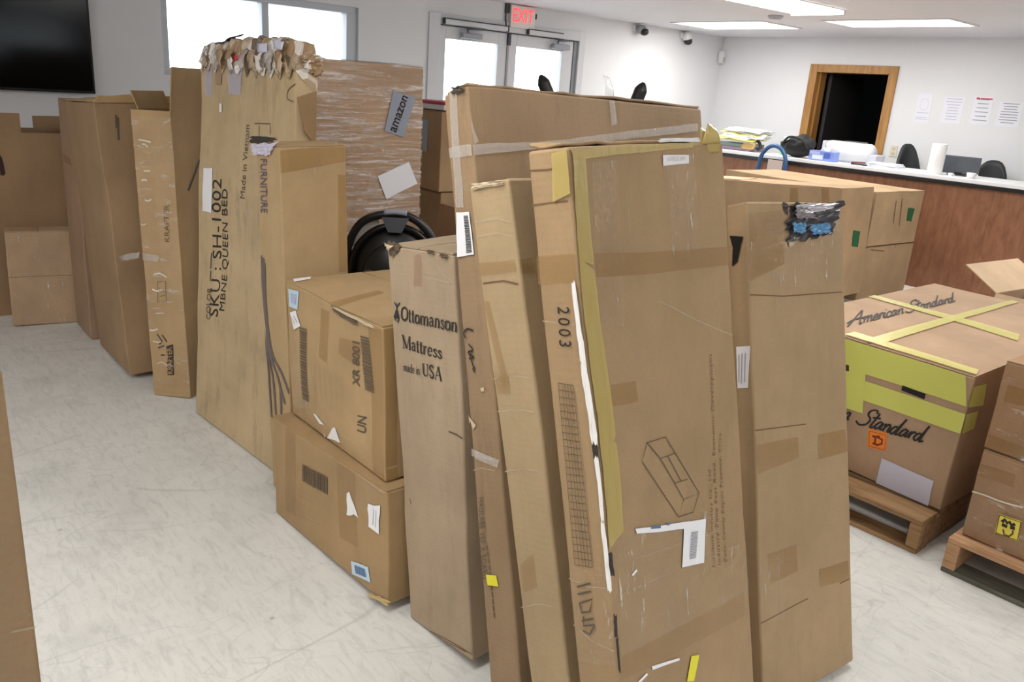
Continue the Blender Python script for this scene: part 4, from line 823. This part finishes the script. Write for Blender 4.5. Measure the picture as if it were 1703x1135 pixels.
sheet('lid_flap', [B3.S('R', .0, 1.361, .002), B3.S('R', .55, 1.361, .002), B3.S('R', .55, 1.361, .012)+Vector((.01, 0, .03)), B3.S('R', .02, 1.361, .012)+Vector((.01, 0, .028))], fm, B3.root, .006, 6)
A3 = Carton('tall_carton', 'upright carton glimpsed at the left of the leaning brown carton', (-5.377, 1.152, 0, .36, .6, 1.346, -.028, -.02, .003), (160, 126, 96), .2, 12, .006, .006)
A3.flaps(); tape(A3, 'F', [(106, 256), (116, 262), (120, 276), (110, 270)])
S2 = Carton('shipping_carton', 'small light carton on the floor in front of the open carton at far left', (-5.627, .852, 0, .149, .345, .576, -.166, -.008, .017), (184, 148, 112), .1, 13, .005, .004)
S2.flaps(); S2.wrap('R', CLEAR, .003, 'clear_tape_wrap'); crease(S2, 'R', [(10, 462), (60, 460), (120, 458)], .003)
# open carton at the far left end
zt = at_x((60, 222), -5.76)[2]
OC = Carton('open_carton', 'big open carton at the far left with one flap standing up, below the television', (-6.22, .18, 0, .46, 1.18, zt, 0, 0, 0), (158, 122, 84), .14, 14, .005, .004, open_top=True)
ya = at_x((33, 200), -5.76)[1]-.18; zu = at_x((15, 188), -5.76)[2]-zt
sheet('raised_flap', [OC.S('R', .0, zt), OC.S('R', ya, zt), OC.S('R', ya, zt)+Vector((0, 0, zu)), OC.S('R', .0, zt)+Vector((0, 0, zu))], OC.mat, OC.root, .005, 4)
yb = at_x((54, 200), -6.22)[1]-.18; zb = at_x((78, 193), -6.22)[2]-zt
sheet('raised_flap', [OC.S('L', yb, zt), OC.S('L', 1.18, zt), OC.S('L', 1.18, zt)+Vector((0, 0, zb)), OC.S('L', yb, zt)+Vector((0, 0, zb))], OC.mat, OC.root, .005, 4)
OC.strokes('R', [[(-6, 252), (2, 270), (6, 290)], [(0, 262), (4, 292)]], .02, plain('maroon_ink', (58, 34, 32), .7), 'printed_arrow')
# carton cut by the left edge of the picture
FG = Carton('tall_carton', 'carton edge with fine ribs cut off by the left edge of the picture', (-1.52, -.40, 0, .42, .549, 1.22, 0, 0, 0), (150, 118, 82), .12, 15, .004, .002, flute=6.)
FG.flaps(); crease(FG, 'R', [(20, 1050), (66, 1040)], .003, SCUFF)

# ---- things behind the row
AZ = Carton('flat_carton', 'tall stretch-wrapped carton with a grey printed label and a white label', (-3.98, 1.70, 0, .38, .768, 1.656, 0, .0, 0), (178, 138, 100), .12, 16, .005, .004)
AZ.wrap('FRT', WRAP, .005); g = lab(AZ, 'R', [(652, 152), (690, 162), (670, 229), (638, 218)], plain('grey_film_label', (150, 156, 172), .35), 'grey_label', .008); AZ.text('R', 'amazon', [(647, 217), (668, 158), (677, 163), (657, 222)], INK, .015, off=.010, parent=g)
lab(AZ, 'R', [(626, 293), (678, 269), (692, 305), (640, 331)], off=.009)
col = []
z = 0.
for i, (hh, lb) in enumerate(((.34, 'bottom carton of the column behind the wrapped carton'), (.30, 'second carton up in the column behind the wrapped carton'), (.28, 'third carton up in the column behind the wrapped carton'), (.47, 'top carton in the column behind the wrapped carton, under the white tray'))):
    c = Carton('shipping_carton', lb, (-4.50, 2.93, z, .44, .5, hh, .02*(-1)**i, 0, 0), (176, 138, 96) if i % 2 else (166, 130, 90), .12, 20+i, .003, .002, group='cartons in the column behind the wrapped carton'); c.flaps(); z += hh+.010; col.append(c)
lab(col[3], 'F', [(703, 199), (713, 199), (711, 252), (703, 252)], plain('grey_blue_label', (150, 158, 172), .5)); lab(col[2], 'R', [(735, 298), (743, 298), (743, 312), (735, 312)], plain('green_tape', (24, 92, 58), .5), 'green_tape')
r = tag(empty('paper_tray', (-4.48, 2.95, z)), 'white tray with a red band on top of the carton column', 'tray'); boxes('tray', [((0, 0, 0), (.4, .4, .008))], WHITE, r, .002)
for a, b in (((0, 0, .008), (.4, .008, .03)), ((0, .392, .008), (.4, .4, .03)), ((0, .008, .008), (.008, .392, .03)), ((.392, .008, .008), (.4, .392, .03))): box('rim', a, b, WHITE, r)
box('red_band', (-.002, -.002, .03), (.402, .402, .05), plain('red_band', (176, 52, 62), .5), r, .004)
FC = Carton('shipping_carton', 'dark brown carton in shade between the carton column and the big flat carton', (-3.36, 2.42, 0, .46, .42, 1.0, 0, 0, 0), (150, 108, 74), .1, 25, .003, .003); FC.flaps()
SB = Carton('shipping_carton', 'carton hidden under the black car seat', (-3.24, 1.78, 0, .44, .40, .66, 0, 0, 0), (166, 130, 90), .1, 26, .003, .003)
# ---- black infant seat with carry handle, behind the stacked cartons
r = tag(empty('infant_seat', (-3.02, 1.945, .664)), 'black plastic infant seat with arched carry handle behind the stacked cartons', 'infant seat')
vd = Vector((0-(-3.0), 0-1.98, 0)).normalized(); sd = Vector((-vd.y, vd.x, 0))       # faces the aisle
BT = Matrix(((sd.x, vd.x, 0, 0), (sd.y, vd.y, 0, 0), (0, 0, 1, 0), (0, 0, 0, 1)))
def W3(a, b, c): return BT @ Vector((a, b, c))
def dome(name, rx, rz, dep, z0, mat, y0=0., zc=0., n=10, m=24):
    vs_, fs = [], []
    for j in range(n+1):
        t = PI/2*j/n; s_ = math.cos(t); yy = y0+dep*math.sin(t)
        for i in range(m): a = 2*PI*i/m; vs_.append(W3(rx*s_*math.cos(a), yy, max(z0, zc+rz*s_*math.sin(a))))
    for j in range(n):
        for i in range(m): fs.append((j*m+i, j*m+(i+1) % m, (j+1)*m+(i+1) % m, (j+1)*m+i))
    fs.append(tuple(range(m))[::-1]); return obj(name, vs_, fs, mat, r, True)
dome('shell', .19, .205, .10, .0, BLACKP, -.06, .10); dome('back_panel', .135, .15, .05, .01, plain('dark_grey_plastic', (34, 36, 38), .35), .035, .09)
tube('shell_rim', [W3(.188*math.cos(a), -.02, .10+.205*math.sin(a)) for a in np.linspace(-.3, PI+.3, 16)], .016, plain('rim_black', (14, 14, 16), .3), r)
tube('carry_handle', [W3(-.2, -.04, .08), W3(-.205, -.03, .2), W3(-.15, -.02, .31), W3(-.05, -.01, .355), W3(.06, -.01, .35), W3(.15, -.02, .28), W3(.205, -.03, .16), W3(.21, -.04, .06)], .018, plain('handle_black', (26, 27, 30), .35), r, 12)
tube('grip_label', [W3(-.05, .0, .366), W3(0, .0, .37), W3(.05, .0, .366)], .013, plain('grip_grey', (150, 154, 168), .4), r, 10)
sheet('handle_bracket', [W3(-.03, .01, .28), W3(.03, .01, .28), W3(.06, .0, .345), W3(-.06, .0, .345)], plain('bracket_grey', (66, 70, 78), .4), r, .03, 4)
lathe('knob', [(.0, .0), (.034, .0), (.034, .018), (.024, .026), (.0, .026)], plain('knob_grey', (52, 54, 58), .35), r, 20, Matrix.Translation(W3(-.11, .055, .09)) @ BT @ Matrix.Rotation(-PI/2, 4, 'X'))
sheet('white_pad', [W3(-.19, -.05, .20), W3(-.08, -.05, .27), W3(-.07, -.05, .33), W3(-.18, -.05, .30)], FOAM, r, .03, 6, .008, 2)

# ---- steel dolly with black grips, behind the big flat carton
gl_, gr_ = at_y((905, 140), 3.1), at_y((1065, 152), 3.4)
r = tag(empty('hand_truck', (gl_[0]/2+gr_[0]/2, gl_[1]/2+gr_[1]/2, 0)), 'hand truck behind the big flat carton, its two black grips showing above', 'hand truck')
o3 = Vector(((gl_[0]+gr_[0])/2, (gl_[1]+gr_[1])/2, 0)); a3, b3 = Vector(gl_)-o3, Vector(gr_)-o3; axd = (b3-a3).normalized(); axd.z = 0; nd = Vector((-axd.y, axd.x, 0))
for e_, tilt in ((a3, -.055), (b3, .03)):
    base = Vector((e_.x, e_.y, .12))
    tube('side_rail', [base, base+Vector((0, 0, .6)), base+Vector((0, 0, 1.2)), Vector((e_.x, e_.y, e_.z-.10))-axd*tilt], .014, STEEL, r)
    tube('grip', [Vector((e_.x, e_.y, e_.z-.10))-axd*tilt, Vector((e_.x, e_.y, e_.z-.03))-axd*tilt*.3, Vector((e_.x, e_.y, e_.z+.045))+axd*tilt*.45], lambda t: .034*min(1., max(.05, (1-t)/.25))**.5, BLACKP, r, 14, False, 10)
for zz in (.25, .6, .95, 1.25): tube('cross_bar', [Vector((a3.x, a3.y, zz)), Vector((b3.x, b3.y, zz))], .011, STEEL, r, 8, False, 1)
for e_ in (a3, b3): lathe('wheel', [(.0, -.025), (.1, -.025), (.12, -.012), (.12, .012), (.1, .025), (.0, .025)], BLACKP, r, 24, Matrix.Translation(Vector((e_.x, e_.y, .12))+nd*.1) @ axd.to_track_quat('Z', 'Y').to_matrix().to_4x4())
sheet('toe_plate', [a3*1+Vector((0, 0, .02-a3.z)), b3+Vector((0, 0, .02-b3.z)), b3+Vector((0, 0, .02-b3.z))-nd*.2, a3+Vector((0, 0, .02-a3.z))-nd*.2], STEEL, r, .008, 2)

# ================================================================== RIGHT SIDE
PW = wood('pallet_pine', (176, 140, 98), (126, 94, 62), (2, 16, 16), .75, .3); PW2 = wood('pale_pallet_pine', (206, 164, 124), (160, 118, 84), (2, 16, 16), .75, .3); PWG = wood('grey_pallet_board', (120, 118, 104), (78, 78, 68), (2, 16, 16), .85, .3)
def pallet(x0, y0, w, d, label, m, mb, h=.14):
    r = tag(empty('pallet', (x0, y0, 0)), label, 'pallet', 'pallets'); nb = max(5, int(d/.16)); g = d/nb
    for i in range(nb): box('deck_board', (0, i*g, h-.02), (w, i*g+g*.78, h), m, r, .003)
    for k in range(3): box('stringer', (k*(w-.045)/2, 0, .018), (k*(w-.045)/2+.045, d, h-.0205), m, r, .004)
    for i in (0, nb//2, nb-1): box('bottom_board', (0, i*g, 0), (w, i*g+.1, .0175), mb, r, .003)
pallet(-1.99, 3.0, 1.0, 1.72, 'weathered wooden pallet under the lime-taped carton', PW, PW); pallet(-.885, 2.97, 1.05, 1.0, 'pale pine pallet under the wrapped carton stack at the right edge', PW2, PWG)

AS = Carton('shipping_carton', 'large low carton crossed with lime tape and script lettering on a pallet', (-1.83, 3.18, .1415, .84, 1.462, .551, -.04, -.014, -.009), (180, 144, 112), .06, 30, .004, .003)
AS.flaps(along='y')
AS.script('T', 'American Standard', [(1408, 524), (1584, 489), (1592, 503), (1410, 546)], plain('script_ink', (64, 56, 56), .7), .09, off=.008)
AS.script('F', 'Standard', [(1434, 676), (1545, 708), (1540, 737), (1425, 704)], INK, .1); AS.script('F', 'American', [(1322, 640), (1428, 674), (1418, 702), (1312, 668)], INK, .1)
tape(AS, 'T', [(1440, 495), (1452, 493), (1695, 560), (1692, 570)], LIMEP, .0095); tape(AS, 'T', [(1684, 502), (1700, 504), (1470, 574), (1440, 568)], LIMEP, .0105)
tape(AS, 'F', [(1390, 558), (1606, 624), (1607, 676), (1390, 606)], LIME, .0024); tape(AS, 'R', [(1608, 646), (1640, 638), (1634, 674), (1607, 678)], LIME, .0024)
tape(AS, 'F', [(1390, 617), (1606, 689), (1597, 721), (1390, 650)], LIME, .0024); tape(AS, 'R', [(1606, 689), (1626, 683), (1619, 712), (1598, 721)], LIME, .0024)
tape(AS, 'F', [(1400, 562), (1444, 575), (1436, 688), (1398, 676)], LIME, .0034); tape(AS, 'T', [(1404, 560), (1420, 556), (1626, 620), (1622, 628)], LIMEP, .0125)
AS.decal('hand_hole', 'F', [(1502, 641), (1540, 655), (1538, 664), (1500, 649)], BLACKP, .004); AS.decal('hand_hole', 'F', [(1400, 603), (1413, 607), (1413, 617), (1400, 614)], plain('hole_dark', (60, 52, 40), .8), .005)
lq = lab(AS, 'F', [(1445, 713), (1476, 720), (1474, 750), (1443, 744)], plain('orange_sticker', (240, 136, 44), .5), 'orange_sticker')
AS.strokes('F', [[(1447, 717), (1474, 723), (1472, 748), (1446, 742), (1447, 717)]], .002, plain('sticker_red', (120, 40, 24), .6), 'sticker_border', .004, 1, lq)
AS.strokes('F', [[(1452, 725), (1457, 726), (1456, 738)], [(1452, 737), (1460, 740)], [(1460, 727), (1468, 731), (1467, 738), (1459, 740)], [(1452, 726), (1464, 726)]], .008, plain('sticker_red', (120, 40, 24), .6), 'sticker_symbol', .0045, 1, lq)
lab(AS, 'F', [(1467, 762), (1554, 800), (1544, 842), (1457, 804)], LAV, jag=.01); AS.decal('clear_film_edge', 'F', [(1404, 792), (1540, 842), (1538, 850), (1404, 800)], HAZE, .003)
g1 = (164, 122, 84)
P1 = Carton('shipping_carton', 'bottom carton of the wrapped stack, with a yellow handling label', (-.865, 3.03, .1415, .72, .75, .335, -.03, 0, 0), g1, .08, 31, .004, .003)
P2 = Carton('shipping_carton', 'middle carton of the wrapped stack at the right edge', (-.870, 3.04, .486, .72, .75, .322, -.03, 0, 0), g1, .08, 32, .006, .004)
P3 = Carton('shipping_carton', 'top carton of the wrapped stack at the right edge', (-.83, 3.17, .818, .62, .6, .30, -.03, 0, 0), g1, .08, 33, .004, .004)
for c in (P1, P2, P3): c.flaps(); c.wrap('FR', WRAPV, .005)
tape(P2, 'F', [(1640, 720), (1703, 744), (1703, 775), (1634, 752)]); tape(P1, 'F', [(1626, 770), (1690, 790), (1686, 812), (1622, 790)]); tape(P3, 'F', [(1692, 560), (1703, 562), (1703, 586), (1690, 580)])
tape(P2, 'F', [(1676, 640), (1703, 648), (1703, 676), (1668, 668)])
y = lab(P1, 'F', [(1663, 854), (1701, 867), (1695, 901), (1656, 886)], plain('yellow_label', (228, 208, 84), .5), 'handling_label', .008)
P1.strokes('F', [[(1664, 856), (1700, 869), (1694, 899), (1658, 886), (1664, 856)]], .003, INK, 'label_border', .009, 1, y)
P1.strokes('F', [[(1668, 868), (1673, 864), (1677, 870), (1681, 868), (1685, 874), (1690, 871)], [(1668, 872), (1677, 876)], [(1682, 877), (1690, 879)]], .012, INK, 'hands_symbol', .0095, 1, y); P1.strokes('F', [[(1670, 880), (1672, 889), (1680, 892), (1686, 888), (1687, 882)]], .006, INK2, 'hands_symbol', .0095, 1, y)
P1.strokes('F', [[(1618, 817), (1640, 824), (1660, 832), (1680, 838), (1703, 844)]], .006, film('wrap_edge', (240, 228, 216), .7, .15, .6), 'wrap_edge', .008, 3)
# open carton behind
op = Carton('open_carton', 'open carton with splayed pale flaps behind the lime-taped carton', (-1.55, 4.95, 0, .7, .6, .68, -.12, 0, 0), (176, 138, 104), .06, 34, .003, .003, open_top=True)
pm = cardboard((206, 172, 136), .05)
q = [op.S('L', .0, op.h), op.S('L', .6, op.h)]; sheet('splayed_flap', [q[0], q[1], q[1]+Vector((-.2, .0, .12)), q[0]+Vector((-.2, 0, .12))], pm, op.root, .005, 4)
q = [op.S('F', .0, op.h), op.S('F', .7, op.h)]; sheet('splayed_flap', [q[0], q[1], q[1]+Vector((0, -.12, -.20)), q[0]+Vector((0, -.12, -.20))], pm, op.root, .005, 4)
q = [op.S('B', .0, op.h), op.S('B', .7, op.h)]; sheet('splayed_flap', [q[0], q[1], q[1]+Vector((0, .1, .2)), q[0]+Vector((0, .1, .2))], pm, op.root, .005, 4)
sheet('white_insert', [op.S('F', .1, op.h-.06)+Vector((0, .04, 0)), op.S('F', .65, op.h-.06)+Vector((0, .04, 0)), op.S('B', .65, op.h-.06)-Vector((0, .04, 0)), op.S('B', .1, op.h-.06)-Vector((0, .04, 0))], FOAM, op.root, .02, 4)

# ---- long cartons in front of the counter
GT = plain('green_tape', (24, 92, 58), .5)
LA = Carton('long_carton', 'long carton with a green tape mark, nearer of the pair before the counter', (-4.761, 6.216, 0, 1.598, .558, .902, .022, .061, -.002), (174, 138, 98), .18, 35, .008, .006); LA.flaps()
tape(LA, 'F', [(1314, 312), (1328, 313), (1328, 345), (1314, 345)], TAPE); tape(LA, 'F', [(1366, 312), (1378, 313), (1380, 345), (1368, 345)], TAPE); lab(LA, 'R', [(1418, 384), (1430, 386), (1426, 412), (1416, 410)], GT, 'green_tape')
sheet('lifted_flap', [LA.S('T', .2, .06, .006), LA.S('T', .62, .03, .006), LA.S('T', .62, .35, .01), LA.S('T', .2, .35, .01)], pm, LA.root, .005, 6, .006, 3)
LB = Carton('long_carton', 'lower long carton right against the counter', (-4.824, 6.95, 0, 1.598, .82, .47, -.055, .0, .002), (170, 136, 98), .2, 36, .005, .004); LB.flaps()
LC = Carton('long_carton', 'upper long carton against the counter, with a green tape mark on its end', (-4.824, 6.95, .484, 1.598, .82, .465, -.055, .0, .002), (178, 144, 104), .2, 37, .006, .005); LC.flaps()
lab(LC, 'R', [(1510, 346), (1521, 347), (1515, 369), (1507, 367)], GT, 'green_tape'); LC.strokes('R', [[(1490, 335), (1485, 372)], [(1500, 330), (1495, 376)]], .01, INKB, 'small_print'); LB.strokes('R', [[(1450, 402), (1474, 404)], [(1448, 416), (1470, 418)], [(1492, 396), (1489, 412)]], .01, INKB, 'small_print')

# ---- hand truck with blue loop handle against the counter
BLU = plain('blue_enamel', (48, 84, 130), .35)
r = tag(empty('hand_truck', (-4.93, 7.93, 0)), 'hand truck with a blue loop handle standing against the counter', 'hand truck')
tube('loop_handle', [(-.165, 0, .1), (-.165, 0, .6), (-.16, 0, 1.0), (-.10, 0, 1.14), (0, 0, 1.185), (.10, 0, 1.14), (.16, 0, 1.0), (.165, 0, .6), (.165, 0, .1)], .022, BLU, r, 12)
for zz in (.3, .6, .9): tube('cross_bar', [(-.165, 0, zz), (.165, 0, zz)], .014, BLU, r, 8, False, 1)
box('label_plate', (-.05, -.012, .93), (.13, -.004, 1.04), plain('pinkish_plate', (196, 178, 170), .5), r, .003)
for s_ in (-1, 1): lathe('wheel', [(.0, -.02), (.09, -.02), (.1, -.01), (.1, .01), (.09, .02), (.0, .02)], BLACKP, r, 20, Matrix.Translation((s_*.2, .0, .1)) @ Matrix.Rotation(PI/2, 4, 'Y'))
box('toe_plate', (-.16, -.03, .01), (.16, .03, .02), BLU, r)

# ---- on the counter
r = tag(empty('paper_heap', (-5.55, 8.32, ZT)), 'heap of white and yellow papers and cloth at the left end of the counter', 'paper heap')
rn = random.Random(3)
for i in range(7):
    a = rn.uniform(-.3, .3); cx, cy = rn.uniform(-.14, .04), rn.uniform(-.06, .08); zz = .115+.018*i; w_, h_ = .24, .15
    sheet('loose_sheet', [Vector((cx-w_, cy-h_, zz)), Vector((cx+w_, cy-h_, zz-.02)), Vector((cx+w_+a*.1, cy+h_, zz)), Vector((cx-w_+a*.1, cy+h_, zz+.01))], (WHITE, plain('yellow_paper', (236, 228, 120), .6), WHITE)[i % 3], r, .006, 6, .022, i, .02)
box('stacked_binder', (-.35, -.15, 0), (.16, .17, .04), plain('purple_grey_binder', (150, 128, 150), .5), r, .004); box('stacked_binder', (-.33, -.14, .04), (.14, .16, .078), plain('green_grey_binder', (120, 138, 130), .5), r, .004)
sheet('kraft_scrap', [(.05, -.17, .025), (.2, -.15, .025), (.22, -.12, .11), (.06, -.14, .12)], plain('kraft_scrap2', (200, 166, 110), .7), r, .01, 6, .015, 8)
tube('dark_strap', [(.12, -.1, .13), (.22, -.1, .12), (.27, -.12, .06), (.24, -.14, .03)], .018, BLACKP, r)
r = tag(empty('spray_bottle', (-5.14, 8.46, ZT)), 'pale green bottle behind the blue loop handle', 'bottle')
lathe('bottle', [(.0, 0), (.05, 0), (.055, .02), (.055, .1), (.03, .14), (.018, .15)], plain('mint_plastic', (160, 214, 180), .35), r); lathe('cap', [(.02, .15), (.022, .19), (.0, .2)], plain('mint_cap', (190, 230, 205), .4), r, 16)
r = tag(empty('black_bag', (-4.83, 8.23, ZT)), 'slumped black bag on the counter in front of the doorway', 'bag')
bm = bmesh.new(); bmesh.ops.create_icosphere(bm, subdivisions=4, radius=1.)
for v in bm.verts:
    n_ = noise.noise(v.co*1.8+Vector((4, 1, 2))); s_ = 1+.22*n_+.08*noise.noise(v.co*6); v.co = Vector((v.co.x*.185*s_, v.co.y*.13*s_, max(-.0, (v.co.z*.5+.5)*.235*s_*(1-.35*(v.co.x < -.3)*abs(v.co.x+.3)))))
bmobj('bag_body', bm, plain('black_nylon', (20, 19, 20), .7), r, True); tube('bag_strap', [(-.15, -.1, .12), (-.05, -.13, .21), (.1, -.12, .19), (.17, -.1, .1)], .012, plain('strap_black', (30, 29, 30), .7), r)
r = tag(empty('tissue_box', (-4.47, 8.14, ZT)), 'blue and white tissue box at the front of the counter', 'tissue box')
box('carton', (-.14, -.055, 0), (.14, .055, .1), plain('tissue_blue', (120, 140, 205), .5), r, .003)
for q in (((-.1, -.057, .015), (.02, -.0555, .06), (200, 210, 235)), ((.03, -.057, .03), (.1, -.0555, .085), (70, 96, 180)), ((-.13, -.057, .065), (-.02, -.0555, .09), (170, 180, 225))): box('printed_panel', q[0], q[1], plain('tissue_print_%d' % q[2][0], q[2], .5), r)
sheet('tissue', [(-.04, -.01, .1), (.04, .01, .1), (.05, .02, .135), (-.02, -.02, .14)], WHITE, r, .002, 6, .02, 3)
r = tag(empty('printer', (-4.34, 8.48, ZT)), 'white desktop printer on the counter in front of the dark doorway', 'printer')
PRW = plain('printer_white', (204, 206, 212), .4); PRG = plain('printer_grey', (186, 188, 196), .45)
bm = bmesh.new(); prof = [(-.14, 0), (.14, 0), (.15, .08), (.1, .17), (.02, .21), (-.13, .2)]
A_ = [bm.verts.new((-.26, p_[0], p_[1])) for p_ in prof]; B_ = [bm.verts.new((.22, p_[0], p_[1]*.97)) for p_ in prof]
bm.faces.new(A_); bm.faces.new(B_[::-1])
for i in range(6): bm.faces.new((A_[i], B_[i], B_[(i+1) % 6], A_[(i+1) % 6]))
bmesh.ops.recalc_face_normals(bm, faces=bm.faces); bmesh.ops.bevel(bm, geom=list(bm.edges), offset=.02, segments=3, affect='EDGES'); bmobj('printer_body', bm, PRW, r, True)
box('side_cover', (-.29, -.13, 0), (-.255, .13, .2), PRW, r, .01); box('output_slot', (-.1, -.02, .2), (.12, .06, .214), plain('slot_dark', (90, 88, 90), .5), r, .004); box('paper_tray', (.2, -.1, .02), (.31, .1, .1), PRG, r, .008)
r = tag(empty('paper_stack', (-3.86, 8.26, ZT)), 'low stack of white papers on the counter before the black chair', 'papers')
for i, (a, w_) in enumerate(((.0, .17), (.08, .16), (-.06, .15), (.1, .14))): box('sheet_stack', (-w_, -.1, .011*i), (w_, .1, .011*i+.010), WHITE if i != 1 else plain('blue_white', (200, 206, 222), .6), r, .002, Matrix.Rotation(a, 4, 'Z'))
r = tag(empty('stapler', (-4.08, 8.15, ZT)), 'small dark stapler left of the paper stack', 'stapler')
box('base', (-.08, -.02, 0), (.08, .02, .012), BLACKP, r, .004); box('arm', (-.08, -.015, .018), (.06, .015, .034), plain('stapler_red', (110, 52, 46), .4), r, .006, Matrix.Rotation(-.06, 4, 'Y'))
r = tag(empty('paper_towel_roll', (-3.36, 8.22, ZT)), 'white paper towel roll standing on the counter', 'paper towel')
lathe('roll', [(.02, 0), (.064, 0), (.066, .004), (.066, .276), (.064, .28), (.02, .28), (.019, .14)], plain('towel_white', (232, 230, 228), .85), r); lathe('core', [(.019, .0), (.0195, .279)], plain('core_kraft', (190, 160, 120), .8), r, 16)
r = tag(empty('monitor', (-3.21, 8.40, ZT)), 'back of a dark flat computer monitor on the counter', 'monitor')
box('panel', (-.18, -.012, .012), (.17, .02, .18), plain('monitor_grey', (82, 86, 92), .3), r, .006, Matrix.Rotation(.12, 4, 'Z')); box('stand', (-.03, -.02, 0), (.03, .03, .03), BLACKP, r); box('foot', (-.09, -.06, 0), (.09, .08, .008), BLACKP, r, .003)
for x_, s_, lb in ((-3.2, .022, 'small white cup in front of the monitor'), (-3.02, .04, 'larger white cup right of the monitor')):
    r = tag(empty('cup', (x_, 8.2, ZT)), lb, 'cup', 'cups on the counter'); lathe('bowl', [(.0, 0), (s_*.8, 0), (s_, s_*1.2), (s_*.92, s_*1.2), (s_*.7, .006), (.0, .006)], plain('cup_white', (230, 230, 234), .3), r, 20); tube('handle', [(s_*.9, 0, s_*.9), (s_*1.4, 0, s_*.8), (s_*1.4, 0, s_*.4), (s_*.85, 0, s_*.3)], s_*.12, plain('cup_white', (230, 230, 234), .3), r, 8)
# ---- office chairs behind the counter
def chair(x, y, rz, top, wid, label):
    r = tag(empty('office_chair', (x, y, 0), rz), label, 'chair', 'office chairs behind the counter'); MB_ = plain('chair_mesh', (40, 42, 44), .6)
    n = 10; vs_, fs = [], []
    for j in range(n+1):
        t = j/n; w_ = wid*(1-.25*t*t)
        for i in range(n+1): a = (i/n-.5)*2; vs_.append((a*w_, .10-.09*a*a+.05*t, .62+(top-.62)*t*(1-.42*abs(a)**3)))
    for j in range(n):
        for i in range(n): k = j*(n+1)+i; fs.append((k, k+1, k+n+2, k+n+1))
    o = obj('backrest', vs_, fs, MB_, r, True); m = o.modifiers.new('t', 'SOLIDIFY'); m.thickness = .035
    box('seat', (-.22, -.34, .44), (.22, .08, .52), MB_, r, .03); box('back_bar', (-.03, .08, .46), (.03, .11, .7), BLACKP, r, .008); lathe('gas_column', [(.03, .1), (.03, .44)], STEEL, r, 14)
    for k in range(5):
        a = 2*PI*k/5; tube('base_leg', [(0, 0-.1, .12), (.14*math.cos(a), .14*math.sin(a)-.1, .1), (.24*math.cos(a), .24*math.sin(a)-.1, .06)], .018, BLACKP, r, 8)
        lathe('caster', [(.0, -.015), (.026, -.015), (.028, 0), (.026, .015), (.0, .015)], BLACKP, r, 14, Matrix.Translation((.24*math.cos(a), .24*math.sin(a)-.1, .03)) @ Matrix.Rotation(PI/2, 4, 'X'))
chair(-3.93, 9.02, .9, 1.30, .15, 'black office chair turned sideways, left of the paper towel roll'); chair(-3.16, 9.0, .15, 1.22, .2, 'black office chair mostly hidden behind the monitor')
